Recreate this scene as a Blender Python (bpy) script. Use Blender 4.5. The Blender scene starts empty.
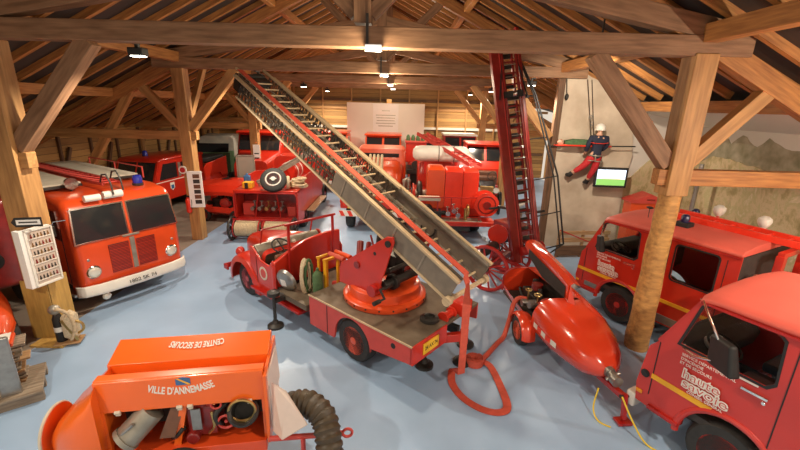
import bpy, bmesh, math, random
from mathutils import Vector, Matrix
random.seed(7)
S=bpy.context.scene; COL=S.collection
PI=math.pi; R=math.radians
# ---------------------------------------------------------------- materials
def mat(name,col,rough=.5,metal=0,noise=.0,scale=6,stretch=(1,1,1),col2=None,bump=0,coat=0,emit=0,trans=0,alpha=1,detail=4):
    m=bpy.data.materials.new(name); m.use_nodes=True; nt=m.node_tree; b=nt.nodes['Principled BSDF']
    c=(*col,1); b.inputs['Base Color'].default_value=c; b.inputs['Roughness'].default_value=rough; b.inputs['Metallic'].default_value=metal
    if coat: b.inputs['Coat Weight'].default_value=coat; b.inputs['Coat Roughness'].default_value=.12
    if trans: b.inputs['Transmission Weight'].default_value=trans; b.inputs['IOR'].default_value=1.1
    if alpha<1: b.inputs['Alpha'].default_value=alpha
    if emit: b.inputs['Emission Color'].default_value=c; b.inputs['Emission Strength'].default_value=emit
    if noise or col2:
        tc=nt.nodes.new('ShaderNodeTexCoord'); mp=nt.nodes.new('ShaderNodeMapping'); mp.inputs['Scale'].default_value=stretch
        n=nt.nodes.new('ShaderNodeTexNoise'); n.inputs['Scale'].default_value=scale; n.inputs['Detail'].default_value=detail
        r=nt.nodes.new('ShaderNodeValToRGB')
        if col2 is None: col2=tuple(max(0,x*(1-noise)) for x in col)
        r.color_ramp.elements[0].position=.3; r.color_ramp.elements[1].position=.7
        r.color_ramp.elements[0].color=(*col2,1); r.color_ramp.elements[1].color=c
        L=nt.links.new; L(tc.outputs['Object'],mp.inputs['Vector']); L(mp.outputs[0],n.inputs['Vector']); L(n.outputs['Fac'],r.inputs['Fac']); L(r.outputs[0],b.inputs['Base Color'])
        if bump:
            bp=nt.nodes.new('ShaderNodeBump'); bp.inputs['Strength'].default_value=bump; bp.inputs['Distance'].default_value=.02
            L(n.outputs['Fac'],bp.inputs['Height']); L(bp.outputs[0],b.inputs['Normal'])
    return m
M={}
M['red']=mat('red paint',(.58,.026,.010),.32,noise=.18,scale=3,coat=.4)
M['red2']=mat('deep red paint',(.44,.014,.010),.35,noise=.2,scale=4,coat=.3)
M['redm']=mat('faded red paint',(.60,.06,.045),.45,noise=.15,scale=5,coat=.15)
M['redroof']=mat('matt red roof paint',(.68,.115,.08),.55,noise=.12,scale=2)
M['orange']=mat('orange red paint',(.74,.075,.014),.32,noise=.15,scale=2,coat=.4)
M['orange2']=mat('bright orange paint',(.86,.14,.012),.3,noise=.1,scale=2,coat=.4)
M['maroon']=mat('maroon varnish',(.27,.018,.014),.3,noise=.35,scale=5,coat=.4)
M['yellow']=mat('yellow paint',(.85,.42,.02),.4,noise=.1)
M['white']=mat('white paint',(.8,.76,.68),.4,noise=.08)
M['cream']=mat('cream hose',(.68,.55,.36),.8,noise=.3,scale=30,bump=.3)
M['black']=mat('black rubber',(.018,.017,.016),.55,noise=.3,scale=10)
M['tyre']=mat('tyre rubber',(.03,.028,.026),.65,noise=.35,scale=14,bump=.2)
M['dark']=mat('dark steel',(.05,.045,.04),.45,.4,noise=.4,scale=9)
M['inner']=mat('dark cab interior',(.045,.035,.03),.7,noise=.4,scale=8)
M['steel']=mat('grey steel',(.42,.40,.37),.35,.8,noise=.25,scale=10)
M['chrome']=mat('chrome',(.8,.78,.74),.15,1,noise=.05)
M['brass']=mat('brass',(.62,.42,.16),.3,.9,noise=.25)
M['alu']=mat('weathered aluminium',(.40,.36,.29),.42,.55,noise=.3,scale=7)
M['plate']=mat('grey ladder plate',(.27,.23,.18),.5,.35,noise=.25,scale=6)
M['tan']=mat('worn wooden rail',(.62,.47,.29),.55,noise=.3,scale=5,stretch=(.4,5,5))
M['checker']=mat('worn deck plate',(.17,.13,.09),.55,.3,col2=(.115,.085,.055),scale=5,bump=.2)
M['glass']=mat('dark window glass',(.02,.022,.024),.06,coat=.5)
M['clear']=mat('clear window glass',(.9,.95,.95),.02,trans=1)
M['seat']=mat('dark seat vinyl',(.04,.04,.045),.5,noise=.2)
M['leather']=mat('brown leather',(.17,.07,.035),.5,noise=.3)
M['blue']=mat('blue beacon lens',(.02,.03,.32),.12,coat=.5)
M['bluecloth']=mat('blue plastic',(.05,.14,.32),.5,noise=.2)
M['navy']=mat('navy cloth',(.02,.024,.05),.8,noise=.3,scale=20)
M['redcloth']=mat('red cloth',(.55,.02,.025),.75,noise=.25,scale=20)
M['skin']=mat('skin',(.6,.33,.22),.5)
M['green']=mat('green blanket',(.09,.17,.07),.85,noise=.35,scale=15)
M['hose']=mat('flat red hose',(.62,.09,.05),.7,noise=.2,scale=15)
M['suction']=mat('brown ribbed suction hose',(.075,.05,.026),.5,noise=.4,scale=8)
M['ycable']=mat('yellow cable',(.78,.55,.03),.45)
M['lens']=mat('headlamp glass',(.75,.72,.62),.1,.3,coat=.6)
M['amber']=mat('amber lens',(.8,.3,.02),.2)
M['plateY']=mat('yellow number plate',(.85,.52,.03),.4)
M['woodr']=mat('honey roof timber',(.50,.22,.06),.6,noise=0,scale=4,stretch=(.5,6,6),col2=(.27,.105,.03),bump=.15)
M['woodb']=mat('grey brown beam',(.34,.185,.095),.65,scale=3.5,stretch=(.5,5,5),col2=(.18,.09,.042),bump=.2)
M['woodp']=mat('pale post timber',(.56,.30,.105),.6,scale=3,stretch=(.5,5,5),col2=(.34,.165,.055),bump=.2)
M['log']=mat('barked log timber',(.62,.33,.10),.65,scale=5,stretch=(.6,3,3),col2=(.33,.16,.05),bump=.5)
M['woodd']=mat('dark timber',(.17,.085,.04),.7,scale=4,stretch=(.5,5,5),col2=(.08,.04,.02),bump=.2)
M['crate']=mat('plain board timber',(.5,.30,.14),.65,scale=4,stretch=(.6,5,5),col2=(.3,.16,.07),bump=.2)
M['greyboard']=mat('weathered grey board',(.36,.29,.21),.7,scale=4,stretch=(.6,5,5),col2=(.17,.12,.08),bump=.2)
M['paper']=mat('white card',(.86,.84,.80),.7,noise=.03)
M['board']=mat('white screen board',(.80,.76,.66),.7,noise=.05,scale=1)
M['lamp']=mat('lit lamp',(1,.93,.78),.4,emit=14)
M['lampoff']=mat('frosted plastic',(.85,.85,.8),.4,emit=.6)
def planks(name,c1,c2,axis='Z',w=.2,gap=.05,gapcol=(.05,.025,.01),rough=.7):
    m=bpy.data.materials.new(name); m.use_nodes=True; nt=m.node_tree; b=nt.nodes['Principled BSDF']; L=nt.links.new; N=nt.nodes.new
    tc=N('ShaderNodeTexCoord'); sp=N('ShaderNodeSeparateXYZ'); L(tc.outputs['Object'],sp.inputs[0])
    d=N('ShaderNodeMath'); d.operation='DIVIDE'; L(sp.outputs[axis],d.inputs[0]); d.inputs[1].default_value=w
    fl=N('ShaderNodeMath'); fl.operation='FLOOR'; L(d.outputs[0],fl.inputs[0])
    fr=N('ShaderNodeMath'); fr.operation='FRACT'; L(d.outputs[0],fr.inputs[0])
    wn=N('ShaderNodeTexWhiteNoise'); wn.noise_dimensions='1D'; L(fl.outputs[0],wn.inputs['W'])
    n=N('ShaderNodeTexNoise'); n.inputs['Scale'].default_value=3; n.inputs['Detail'].default_value=5
    mp=N('ShaderNodeMapping'); mp.inputs['Scale'].default_value={'Z':(.6,.6,8),'X':(8,.6,.6),'Y':(.6,8,.6)}[axis]; L(tc.outputs['Object'],mp.inputs[0]); L(mp.outputs[0],n.inputs['Vector'])
    a=N('ShaderNodeMath'); a.operation='ADD'; L(wn.outputs[0],a.inputs[0]); L(n.outputs[0],a.inputs[1])
    h=N('ShaderNodeMath'); h.operation='MULTIPLY'; L(a.outputs[0],h.inputs[0]); h.inputs[1].default_value=.5
    r=N('ShaderNodeValToRGB'); r.color_ramp.elements[0].position=.25; r.color_ramp.elements[1].position=.75
    r.color_ramp.elements[0].color=(*c1,1); r.color_ramp.elements[1].color=(*c2,1); L(h.outputs[0],r.inputs[0])
    lt=N('ShaderNodeMath'); lt.operation='LESS_THAN'; L(fr.outputs[0],lt.inputs[0]); lt.inputs[1].default_value=gap
    mx=N('ShaderNodeMix'); mx.data_type='RGBA'; L(lt.outputs[0],mx.inputs['Factor']); L(r.outputs[0],mx.inputs['A']); mx.inputs['B'].default_value=(*gapcol,1)
    L(mx.outputs['Result'],b.inputs['Base Color']); b.inputs['Roughness'].default_value=rough
    return m
M['plankwall']=planks('plank wall',(.25,.125,.04),(.50,.28,.09),'Z',.24,.06)
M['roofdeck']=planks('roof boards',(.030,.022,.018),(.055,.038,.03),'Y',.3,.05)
M['louvre']=planks('grille slats',(.33,.02,.006),(.5,.035,.012),'Z',.035,.45,(.07,.006,.004),.4)
# ---------------------------------------------------------------- mesh helpers
class G:
    def __init__(s): s.bm=bmesh.new()
    def add(s,vs,fs):
        v=[s.bm.verts.new(p) for p in vs]
        for f in fs:
            try: s.bm.faces.new([v[i] for i in f])
            except ValueError: pass
        return s
    def box(s,c,d,rot=None,taper=(1,1)):
        x,y,z=[q/2 for q in d]; tx,ty=taper
        vs=[(-x,-y,-z),(x,-y,-z),(x,y,-z),(-x,y,-z),(-x*tx,-y*ty,z),(x*tx,-y*ty,z),(x*tx,y*ty,z),(-x*tx,y*ty,z)]
        if rot is not None: vs=[rot@Vector(v) for v in vs]
        vs=[Vector(v)+Vector(c) for v in vs]
        return s.add(vs,[(3,2,1,0),(4,5,6,7),(0,1,5,4),(1,2,6,5),(2,3,7,6),(3,0,4,7)])
    def bar(s,p0,p1,w,h=None,up=(0,0,1)):
        p0=Vector(p0);p1=Vector(p1);d=p1-p0;L=d.length
        if L<1e-6: return s
        x=d/L;u=Vector(up)
        if abs(x.dot(u))>.98: u=Vector((1,0,0))
        y=u.cross(x).normalized();z=x.cross(y)
        m=Matrix((x,y,z)).transposed()
        return s.box((p0+p1)/2,(L,w,h or w),m)
    def cyl(s,p0,p1,r,r2=None,n=16,cap=True):
        return s.sweep([p0,p1],[r,r if r2 is None else r2],n,cap)
    def sweep(s,pts,r,n=10,cap=True,flat=None):
        P=[Vector(p) for p in pts]
        if not isinstance(r,(list,tuple)): r=[r]*len(P)
        rings=[];prev=None
        for i,p in enumerate(P):
            t=(P[min(i+1,len(P)-1)]-P[max(i-1,0)]).normalized()
            if prev is None:
                a=Vector((0,0,1)) if abs(t.z)<.9 else Vector((1,0,0))
                u=t.cross(a).normalized()
            else:
                u=(prev-t*prev.dot(t)).normalized()
            prev=u;w=t.cross(u)
            rings.append([p+(u*math.cos(2*PI*k/n)+w*math.sin(2*PI*k/n))*r[i] for k in range(n)])
        return s.loft(rings,cap)
    def loft(s,rings,cap=True,closed=True,loop=False):
        n=len(rings[0]);V=[[s.bm.verts.new(p) for p in rg] for rg in rings]
        m=len(V)
        for i in range(m if loop else m-1):
            A=V[i];B=V[(i+1)%m]
            for k in range(n if closed else n-1):
                j=(k+1)%n
                try: s.bm.faces.new((A[k],A[j],B[j],B[k]))
                except ValueError: pass
        if cap and not loop and closed:
            for q in (V[0][::-1],V[-1]):
                try: s.bm.faces.new(q)
                except ValueError: pass
        return s
    def torus(s,c,R_,r,ax='y',n=32,m=10,a0=0,a1=2*PI):
        c=Vector(c);full=abs(a1-a0-2*PI)<1e-4;rings=[]
        for i in range(n if full else n+1):
            a=a0+(a1-a0)*i/n;ca,sa=math.cos(a),math.sin(a);rg=[]
            for k in range(m):
                b=2*PI*k/m;q=R_+r*math.cos(b);h=r*math.sin(b)
                v={'y':(q*ca,h,q*sa),'x':(h,q*ca,q*sa),'z':(q*ca,q*sa,h)}[ax]
                rg.append(c+Vector(v))
            rings.append(rg)
        return s.loft(rings,True,True,full)
    def lathe(s,prof,c=(0,0,0),ax='z',n=24):
        c=Vector(c);rings=[]
        for rr,h in prof:
            rg=[]
            for k in range(n):
                a=2*PI*k/n;x,y=rr*math.cos(a),rr*math.sin(a)
                v={'z':(x,y,h),'y':(x,h,y),'x':(h,x,y)}[ax]
                rg.append(c+Vector(v))
            rings.append(rg)
        return s.loft(rings,True)
    def ball(s,c,r,sc=(1,1,1),n=16):
        prof=[(max(1e-4,math.sin(PI*i/n)),-math.cos(PI*i/n)) for i in range(n+1)]
        rings=[[Vector(c)+Vector((p*math.cos(2*PI*k/n)*r*sc[0],p*math.sin(2*PI*k/n)*r*sc[1],h*r*sc[2])) for k in range(n)] for p,h in prof]
        return s.loft(rings,True)
    def prism(s,poly,a,b,ax='y',holes=()):
        """extrude a 2D outline (with optional holes) between a and b along ax.  ax y: (x,z) ; x: (y,z) ; z: (x,y)"""
        f={'y':lambda p,t:(p[0],t,p[1]),'x':lambda p,t:(t,p[0],p[1]),'z':lambda p,t:(p[0],p[1],t)}[ax]
        if not holes:
            n=len(poly);vs=[f(p,a) for p in poly]+[f(p,b) for p in poly]
            fs=[tuple(range(n))[::-1],tuple(range(n,2*n))]+[(i,(i+1)%n,(i+1)%n+n,i+n) for i in range(n)]
            return s.add(vs,fs)
        t=bmesh.new();ed=[]
        for lp in [poly]+list(holes):
            v=[t.verts.new(f(p,a)) for p in lp]
            for i in range(len(v)): ed.append(t.edges.new((v[i],v[(i+1)%len(v)])))
        bmesh.ops.triangle_fill(t,use_beauty=True,edges=ed)
        r=bmesh.ops.extrude_face_region(t,geom=list(t.faces))
        dv=Vector(f((0,0),b))-Vector(f((0,0),a))
        for v in r['geom']:
            if isinstance(v,bmesh.types.BMVert): v.co+=dv
        me=bpy.data.meshes.new('t');t.to_mesh(me);t.free();s.bm.from_mesh(me);bpy.data.meshes.remove(me)
        return s
    def quad(s,a,b,c,d,th=0):
        if not th: return s.add([a,b,c,d],[(0,1,2,3)])
        a,b,c,d=[Vector(q) for q in (a,b,c,d)];n=(b-a).cross(d-a).normalized()*th
        return s.add([a,b,c,d,a+n,b+n,c+n,d+n],[(3,2,1,0),(4,5,6,7),(0,1,5,4),(1,2,6,5),(2,3,7,6),(3,0,4,7)])
    def strip(s,pts,w,th,side):
        """flat band along pts, side = width vector per point or one vector"""
        rings=[];P=[Vector(p) for p in pts]
        for i,p in enumerate(P):
            sd=Vector(side[i] if isinstance(side,list) else side).normalized()*w/2
            t=(P[min(i+1,len(P)-1)]-P[max(i-1,0)]).normalized();nn=t.cross(sd).normalized()*th/2
            rings.append([p-sd-nn,p+sd-nn,p+sd+nn,p-sd+nn])
        return s.loft(rings,True)
    def xf(s,m):
        bmesh.ops.transform(s.bm,matrix=m,verts=s.bm.verts); return s
SPLIT=set('door_seam mirror_arm rung rail hook bumper_line wheel_nut instrument_dial roof_horn sill rear_rack bracket roof_rail cab_step cross_bar spoke step_plate stay hose_coil tool valve outlet lattice_bar strap bolt badge_row medal hinge handrail leg plank slat post_rail stripe_block window_bar corner_post pump_box pipe pull_bar cradle screen_pillar'.split())
def islands(bm):
    seen=set();out=[]
    for v in bm.verts:
        if v in seen: continue
        st=[v];seen.add(v);isl=[]
        while st:
            q=st.pop();isl.append(q)
            for e in q.link_edges:
                w=e.other_vert(q)
                if w not in seen: seen.add(w);st.append(w)
        out.append(isl)
    return out
def ob(name,g,m,parent=None,bev=0,smooth=False,sub=0,seg=2,label=None,each=None):
    bm=g.bm
    if (each if each is not None else name in SPLIT) and parent is not None:
        isl=islands(bm)
        if 1<len(isl)<=100:
            last=None
            for I in isl:
                idx={v:i for i,v in enumerate(I)};q=G()
                fs={f for v in I for f in v.link_faces}
                q.add([v.co.copy() for v in I],[tuple(idx[v] for v in f.verts) for f in fs])
                last=ob(name,q,m,parent,bev,smooth,sub,seg,label,False)
            bm.free();return last
    bmesh.ops.recalc_face_normals(bm,faces=bm.faces)
    me=bpy.data.meshes.new(name);bm.to_mesh(me);bm.free()
    me.materials.append(M[m] if isinstance(m,str) else m)
    o=bpy.data.objects.new(name,me);COL.objects.link(o)
    if smooth or sub:
        for p in me.polygons: p.use_smooth=True
    if bev:
        b=o.modifiers.new('b','BEVEL');b.width=bev;b.segments=seg;b.limit_method='ANGLE';b.angle_limit=R(35)
        for p in me.polygons: p.use_smooth=True
        w=o.modifiers.new('w','WEIGHTED_NORMAL');w.keep_sharp=True
    elif smooth and not sub:
        try: me.set_sharp_from_angle(angle=R(40))
        except Exception: pass
    if sub:
        q=o.modifiers.new('s','SUBSURF');q.levels=sub;q.render_levels=sub
    if parent is not None: o.parent=parent
    if label: o['label']=label
    return o
def tag(o,label=None,cat=None,group=None,kind=None):
    if label:o['label']=label
    if cat:o['category']=cat
    if group:o['group']=group
    if kind:o['kind']=kind
    return o
def thing(name,label,cat,loc=(0,0,0),rz=0,group=None):
    o=bpy.data.objects.new(name,None);COL.objects.link(o);o.empty_display_size=.2
    o.location=loc;o.rotation_euler=(0,0,R(rz));return tag(o,label,cat,group)
def one(name,label,cat,g,m,group=None,loc=None,rz=0,**k):
    o=ob(name,g,m,**k)
    if loc is not None:o.location=loc;o.rotation_euler=(0,0,R(rz))
    return tag(o,label,cat,group)
def kids(o): return [c for c in bpy.data.objects if c.parent is o]
def dup(o,loc=None,rz=None,label=None,group=None,parent=None):
    c=o.copy();COL.objects.link(c)
    if parent is not None:c.parent=parent
    for k in kids(o): dup(k,parent=c)
    if loc is not None:c.location=loc
    if rz is not None:c.rotation_euler=(0,0,R(rz))
    if label:c['label']=label
    if group:c['group']=group
    return c
def struct(name,g,m,label=None,**k):
    o=ob(name,g,m,**k);tag(o,label,None,None,'structure');return o
def timber(name,p0,p1,w,h,m,label=None,roll=0,bev=.012):
    p0=Vector(p0);p1=Vector(p1);d=p1-p0;L=d.length
    g=G().box((0,0,0),(L,w,h));o=ob(name,g,m,bev=bev)
    x=d/L;u=Vector((0,0,1)) if abs(x.z)<.95 else Vector((0,1,0))
    y=u.cross(x).normalized();z=x.cross(y)
    o.matrix_world=Matrix.Translation((p0+p1)/2)@Matrix((x,y,z)).transposed().to_4x4()
    tag(o,label,None,None,'structure');return o
def lettering(name,text,size,m,parent,loc,rot,bend=0,ext=.002,spacing=1,align='CENTER',width=None,bold=0):
    """raised lettering turned to a mesh; bend>0 lifts the ends (smile), radius = bend"""
    cu=bpy.data.curves.new(name,'FONT');cu.body=text;cu.size=size;cu.extrude=ext;cu.align_x=align;cu.align_y='CENTER';cu.space_character=spacing;cu.offset=bold
    t=bpy.data.objects.new(name,cu);COL.objects.link(t)
    bpy.context.view_layer.update()
    me=bpy.data.meshes.new_from_object(t.evaluated_get(bpy.context.evaluated_depsgraph_get()))
    bpy.data.objects.remove(t);bpy.data.curves.remove(cu)
    if width:
        xs=[v.co.x for v in me.vertices];k=width/(max(xs)-min(xs))
        for v in me.vertices:v.co.x*=k
    if bend:
        for v in me.vertices:
            a=v.co.x/bend;r=bend-v.co.y
            v.co.x=r*math.sin(a);v.co.y=bend-r*math.cos(a)
    me.materials.clear();me.materials.append(M[m]);me.name=name
    o=bpy.data.objects.new(name,me);COL.objects.link(o);o.location=loc;o.rotation_euler=rot
    if parent is not None:o.parent=parent
    return o
def rrect(x0,x1,z0,z1,r,n=4):
    """rounded rectangle outline in 2D"""
    pts=[]
    for cx,cz,a in ((x1-r,z1-r,0),(x0+r,z1-r,90),(x0+r,z0+r,180),(x1-r,z0+r,270)):
        for i in range(n+1):
            t=R(a+90*i/n);pts.append((cx+r*math.cos(t),cz+r*math.sin(t)))
    return pts
def arc(cx,cz,r,a0,a1,n=10):
    return [(cx+r*math.cos(R(a0+(a1-a0)*i/n)),cz+r*math.sin(R(a0+(a1-a0)*i/n))) for i in range(n+1)]
def wheel(parent,c,r,w,side=1,hub='red',name='wheel',rim=.58,bolts=6):
    """tyre on the y axis, side=+1 shows the hub towards +y"""
    x,y,z=c;s=side
    o=ob(name,G().lathe([(r*.62,-w*.5),(r*.9,-w*.5),(r*.985,-w*.36),(r,-w*.18),(r,w*.18),(r*.985,w*.36),(r*.9,w*.5),(r*.62,w*.5)],(0,0,0),'y',36),'tyre',parent,smooth=True)
    o.location=c
    k=s*w
    h=ob('rim',G().lathe([(r*.64,k*.50),(r*.60,k*.46),(r*.56,k*.28),(r*.40,k*.22),(r*.36,k*.30),(r*.2,k*.34),(r*.17,k*.5),(r*.05,k*.53),(.001,k*.53)],(0,0,0),'y',28),hub,o,smooth=True)
    g=G()
    for i in range(bolts):
        a=2*PI*i/bolts;p=(r*.28*math.cos(a),k*.3,r*.28*math.sin(a));g.cyl(p,(p[0],k*.4,p[2]),r*.035,n=6)
    ob('wheel_nut',g,'dark',o)
    return o
# ---------------------------------------------------------------- camera
CAMH=4.6;P_=math.atan(.30);RL=R(1.5);cp,sp=math.cos(P_),math.sin(P_)
fw=Vector((0,cp,-sp));up=Vector((0,sp,cp));rt=Vector((1,0,0))
r2=rt*math.cos(RL)+up*math.sin(RL);u2=up*math.cos(RL)-rt*math.sin(RL)
cd=bpy.data.cameras.new('camera');cam=bpy.data.objects.new('camera',cd);COL.objects.link(cam)
cd.sensor_width=36;cd.lens=399/800*36;cd.clip_start=.05
cam.matrix_world=Matrix.Translation((0,0,CAMH))@Matrix((r2,u2,-fw)).transposed().to_4x4()
S.camera=cam
# ---------------------------------------------------------------- setting
XL,XR,YB=-12.4,9.6,27.6;XC=-1.05;RZ=9.15
def roofz(x): return RZ-.5*abs(x-XC)
# floor: blue painted hall floor, bare concrete aisle on the left
m=mat('blue painted concrete',(.36,.51,.71),.36,scale=.9,col2=(.29,.42,.60),bump=.02,detail=8);M['bluefloor']=m
M['concrete']=mat('bare concrete',(.33,.27,.21),.7,scale=1.2,col2=(.22,.17,.13),bump=.1,detail=8)
struct('floor',G().box((1.35,13.8,-.05),(16.5,28.4,.1)),'bluefloor','pale blue painted concrete floor')
struct('floor_aisle',G().box((-9.65,13.8,-.05),(5.5,28.4,.1)),'concrete','bare brown concrete floor of the left aisle')
# walls
struct('wall_left',G().prism([(-.5,0),(28,0),(28,roofz(XL)),(-.5,roofz(XL))],XL-.1,XL,'x'),'plankwall')
bk=[(XL,0),(XR+.1,0),(XR+.1,roofz(XR)),(XC,RZ),(XL,roofz(XL))]
struct('wall_back',G().prism(bk,YB,YB+.1,'y'),'plankwall')
# right side: painted panorama, white boarded soffit above
def mural_mat():
    m=bpy.data.materials.new('painted mountain mural');m.use_nodes=True;nt=m.node_tree;b=nt.nodes['Principled BSDF'];L=nt.links.new;N=nt.nodes.new
    tc=N('ShaderNodeTexCoord');n=N('ShaderNodeTexNoise');n.inputs['Scale'].default_value=2.2;n.inputs['Detail'].default_value=12;n.inputs['Roughness'].default_value=.68;n.inputs['Distortion'].default_value=.4
    mp=N('ShaderNodeMapping');mp.inputs['Scale'].default_value=(1,1,.7);mp.inputs['Rotation'].default_value=(R(35),0,0);L(tc.outputs['Object'],mp.inputs[0]);L(mp.outputs[0],n.inputs['Vector'])
    r=N('ShaderNodeValToRGB');e=r.color_ramp.elements;e[0].position=.32;e[0].color=(.27,.21,.09,1);e[1].position=.75;e[1].color=(.74,.62,.44,1)
    for p,c in ((.42,(.42,.33,.16,1)),(.5,(.60,.46,.28,1)),(.58,(.47,.40,.20,1)),(.66,(.68,.55,.38,1))):
        q=e.new(p);q.color=c
    L(n.outputs[0],r.inputs[0]);L(r.outputs[0],b.inputs['Base Color']);b.inputs['Roughness'].default_value=.8
    return m
M['mural']=mural_mat()
M['mount']=mat('painted grey peaks',(.42,.36,.26),.85,scale=3,col2=(.20,.18,.10),detail=8)
M['sky']=mat('painted pale sky',(.66,.60,.52),.85,scale=.4,col2=(.60,.55,.5))
M['soffit']=mat('white soffit board',(.74,.69,.6),.8,noise=.04,scale=.5)
M['rock']=mat('climbing wall render',(.66,.55,.42),.8,scale=1.6,col2=(.46,.36,.26),bump=.25,detail=9)
YM=13.35
struct('wall_right',G().box((XR+.05,6.8,2.1),(.1,14.2,4.2)),'mural')
sil=[(-.4,0),(-.4,3.3),(5,3.35),(8.2,3.4),(9.65,3.47),(9.8,3.78),(10.2,3.80),(10.7,4.02),(11.0,3.76),(11.55,4.03),(11.9,3.76),(12.2,4.03),(12.6,3.8),(13.3,3.3),(13.3,0)]
# the wall itself is painted sky; the landscape is a painted board cut along the ridge line
w=bpy.data.objects['wall_right'];w.data.materials[0]=M['sky'];w.data.transform(Matrix.Translation((0,0,0)));w.name='wall_right'
def rough(poly,amp,seed,step=.15):
    rr=random.Random(seed);o=[]
    for (a,b),(c,d) in zip(poly,poly[1:]):
        n=max(1,int(math.hypot(c-a,d-b)/step))
        for i in range(n):
            t=i/n;o.append((a+(c-a)*t,b+(d-b)*t+(rr.uniform(-amp,amp) if i else 0)))
    o.append(poly[-1]);return o
ridge=rough([(5,2.9),(8.2,3.05),(10,3.1),(11.4,3.3),(12.4,3.35),(13.3,2.9)],.03,3)
lm=thing('landscape_mural','wide painted mountain landscape on the right wall, brown grass under grey peaks','mural',(XR-.03,0,0))
ob('painted_meadow',G().prism([(-.4,.0)]+[(-.4,2.8)]+ridge+[(13.3,0)],-.02,.02,'x'),'mural',lm)
ob('painted_peaks',G().prism([(8.2,2.6)]+rough(sil[3:-1],.04,4)+[(13.3,2.6)],.021,.028,'x'),'mount',lm)
struct('wall_alcove',G().box((7.25,YM+.05,3.0),(4.7,.1,6.0)),'sky','pale wall behind the climbing panel')
one('painted_hill','painted brown hillside board between the climbing wall and the landscape','mural',G().prism([(7.5,0),(7.5,2.42),(7.7,2.5),(8.0,2.85),(8.33,3.2),(8.8,3.25),(9.55,3.2),(9.55,0)],YM-.03,YM-.002,'y'),'mural')
one('climbing_wall','tall beige rock textured climbing panel behind the hanging rescuer','climbing wall',
    G().prism(rough([(5.0,0),(5.05,2.0),(5.0,4.0),(4.95,5.95),(7.3,5.0),(7.42,4.0),(7.55,3.2),(7.45,2.5),(7.5,0)],.02,5),YM-.12,YM-.03,'y'),'rock')
struct('ceiling_soffit',G().quad((7.1,-.4,4.72),(9.6,-.4,4.16),(9.6,13.3,4.16),(7.1,13.3,4.72),.04),'soffit','white boarded soffit above the mural')
# roof
rf=[(XL-.3,roofz(XL-.3)),(XC,RZ),(7.1,roofz(7.1)),(XR+.4,4.38),(XR+.4,4.48),(7.1,roofz(7.1)+.1),(XC,RZ+.1),(XL-.3,roofz(XL-.3)+.1)]
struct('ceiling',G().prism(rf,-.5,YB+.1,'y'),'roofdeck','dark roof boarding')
def rafter(y,x0,x1): return timber('rafter',(x0,y,roofz(x0)-.075),(x1,y,roofz(x1)-.075),.11,.15,'woodr',bev=0)
ra=rafter(.2,XC-.02,XL+.02);rb=rafter(.2,XC+.02,7.15)
ya=.2
while ya<YB-.9:
    ya+=.82
    for q in (ra,rb):
        c=q.copy();COL.objects.link(c);mm=q.matrix_world.copy();mm.translation.y=ya;c.matrix_world=mm
XK=-.68
YT=(1.1,7.12,13.1,19.1,25.1);XA,XB=-6.93,4.87
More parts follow.
